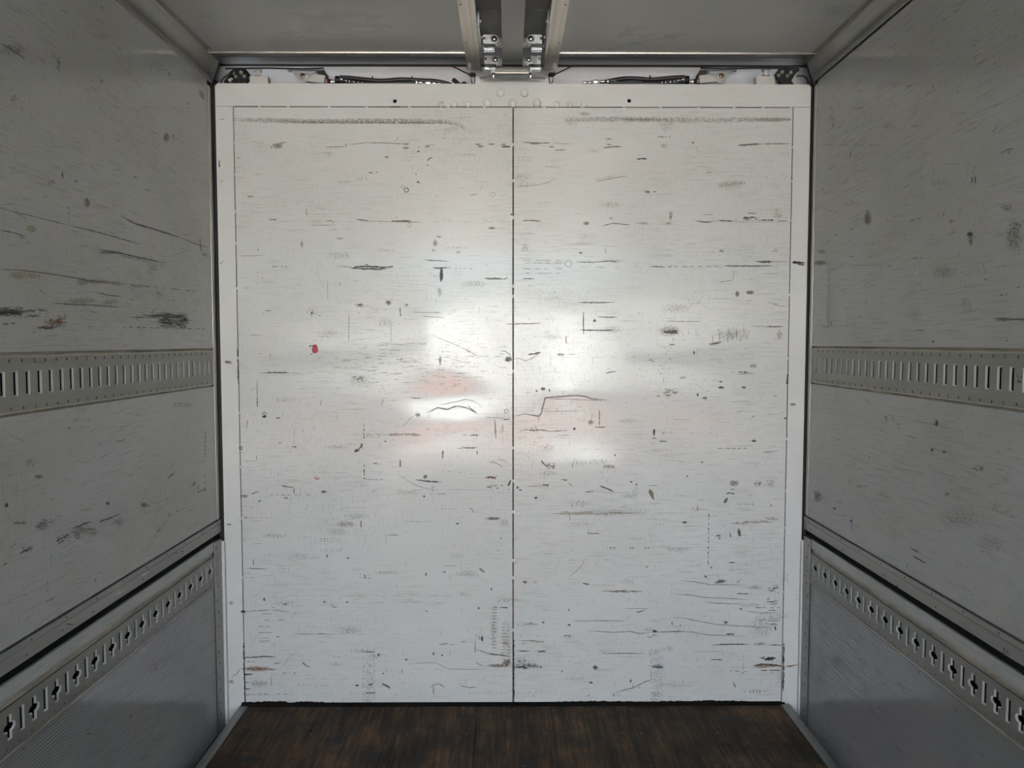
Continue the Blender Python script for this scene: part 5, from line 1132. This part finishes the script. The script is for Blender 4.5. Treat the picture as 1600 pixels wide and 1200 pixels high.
    if L:
        q = [g(355, 124, 3.07), g(362, 121, 3.07), g(364, 122.5, 3.07), g(358.5, 128, 3.07)]
        MB().prism([(v.x, 3.07, v.z) for v in q], (0, .012, 0)).build('tab', 'white_part', t)
        MB().tube(smooth_path([g(346.5, 132, 3.06), g(346.5, 126, 3.06), g(350, 121.5, 3.06), g(358, 116, 3.06), g(366, 109.5, 3.07), g(380, 107.5, 3.07), g(390, 118.5, 3.07)]), .0040, 8).build('cable', 'black', t)
        MB().tube(smooth_path([g(351, 132, 3.055), g(352, 126, 3.055), g(358, 119, 3.055), g(364, 113, 3.06)]), .0030, 8).build('cable', 'black', t)
    else:
        MB().tube(smooth_path([g(338, 134, 3.06), g(338.5, 126, 3.06), g(342, 120, 3.06), g(350, 118.5, 3.06), g(356, 119, 3.06)]), .0026, 8).build('cable', 'black', t)
    MB().tube([g(378.5, 131.5, 3.05), g(386, 124.5, 3.06), g(388.5, 120.5, 3.06)], .0016, 6).build('bright_wire', 'steel', t)
    return t
gear('left'); gear('right')
# short loose hose end with black grip, left of the centre rail
pc = onY(716, 128, 3.06)
t = empty('loose_hose_end', pc, label='short black rubber hose end poking up left of the left roof rail', category='hose')
MB().tube(smooth_path([onY(707.5, 124, 3.06), onY(712, 127.5, 3.06), onY(718, 133, 3.06), onY(722, 138, 3.06)]), [.0075] * 3 + [.0085] * 16, 12).build('hose_body', 'hose', t)
MB().tube(smooth_path([onY(719, 136, 3.055), onY(722, 130.5, 3.055), onY(726, 129, 3.055), onY(729, 133, 3.055), onY(729, 137, 3.055)]), .0042, 8).build('hook', 'black', t)

# ------------------------------------------------------------------ yard seen as reflections in the glossy panels (behind the camera)
g_ = MB().box(-40, 40, -60, 30, -2.75, -2.65).build('yard', 'asphalt'); g_['kind'] = 'structure'
bd = empty('warehouse', (0, -20, -2.65), label='low grey warehouse across the yard mirrored in the bulkhead', category='building')
MB().box(-16, 16, -24, -20, -2.65, 1.15).build('wall', 'bwall', bd)
MB().box(-16.3, 16.3, -24.2, -19.6, 1.15, 1.35, .02).build('roof_edge', 'beam', bd)
for x in (-7.5, 4.2): MB().box(x, x + 3.4, -19.98, -19.9, -2.65, -.2, .01).build('roller_shutter', 'bdark', bd)
for i, (x, yy, rot) in enumerate(((-1.0, -8.5, .15), (1.25, -8.0, -.3))):
    t = empty('safety_barrier', (x, yy, -2.65), label=('orange plastic barrier on the yard mirrored left of the panel joint', 'orange plastic barrier on the yard mirrored right of the panel joint')[i], category='barrier', group='orange barriers in the yard')
    bb = MB().tube(smooth_path([(x - .75, yy, -2.60), (x - .72, yy, -1.9), (x - .5, yy, -1.55), (x + .5, yy, -1.55), (x + .72, yy, -1.9), (x + .75, yy, -2.60)]), .07, 12)
    bb.build('hoop', 'orange', t); MB().box(x - .7, x + .7, yy - .03, yy + .03, -2.15, -1.95, .01).build('board', 'vanpaint', t)
    MB().box(x - .9, x - .6, yy - .25, yy + .25, -2.65, -2.58, .01).box(x + .6, x + .9, yy - .25, yy + .25, -2.65, -2.58, .01).build('foot', 'black', t)

def van(x, y, w, h, top, label):
    """delivery truck seen from behind, rear towards the box"""
    t = empty('delivery_truck', (x, y, -2.65), label=label, category='truck', group='trucks parked in the yard')
    z1 = top; z0 = top - h
    MB().box(x - w / 2, x + w / 2, y - 3.6, y, z0, z1, .03).build('cargo_box', 'vanpaint', t)
    for s_ in (-1, 1):
        MB().box(*sorted((x + s_ * .015, x + s_ * (w / 2 - .06))), y, y + .025, z0 + .06, z1 - .08, .008).build('rear_door', 'vanpaint', t)
        MB().box(*sorted((x + s_ * (w / 2 - .30), x + s_ * (w / 2 - .08))), y - .02, y + .05, z0 - .16, z0 - .06, .008).build('tail_lamp', 'red', t)
        for yy in (y - .9, y - 4.6):
            MB().lathe((x + s_ * (w / 2 - .26), yy, -2.29), (s_, 0, 0), [(.10, 0), (.30, .01), (.36, .04), (.36, .18), (.30, .22), (.12, .20)], 24).build('wheel', 'black', t)
    MB().box(x - w / 2 + .1, x + w / 2 - .1, y - 5, y - .05, z0 - .14, z0, .01).build('chassis', 'black', t)
    MB().box(x - w / 2 + .02, x + w / 2 - .02, y + .02, y + .1, z0 - .38, z0 - .24, .01).build('rear_bumper', 'bdark', t)
    MB().prism([(x - w / 2 + .08, y - 3.8, z0 - .2), (x - w / 2 + .08, y - 5.6, z0 - .2), (x - w / 2 + .08, y - 5.5, z0 + .35), (x - w / 2 + .08, y - 5.0, z1 - .25), (x - w / 2 + .08, y - 3.8, z1 - .25)], (w - .16, 0, 0)).build('cab', 'vanpaint', t)
    MB().box(x - w / 2 + .07, x + w / 2 - .07, y - 4.8, y - 4.1, z0 + .35, z1 - .4, .01).build('side_windows', 'glass', t)
van(-.95, -8.6, 1.7, 1.75, .72, 'white box truck mirrored left of the panel joint')
van(1.45, -11.5, 1.75, 1.7, .55, 'white box truck mirrored right of the panel joint, farther off')
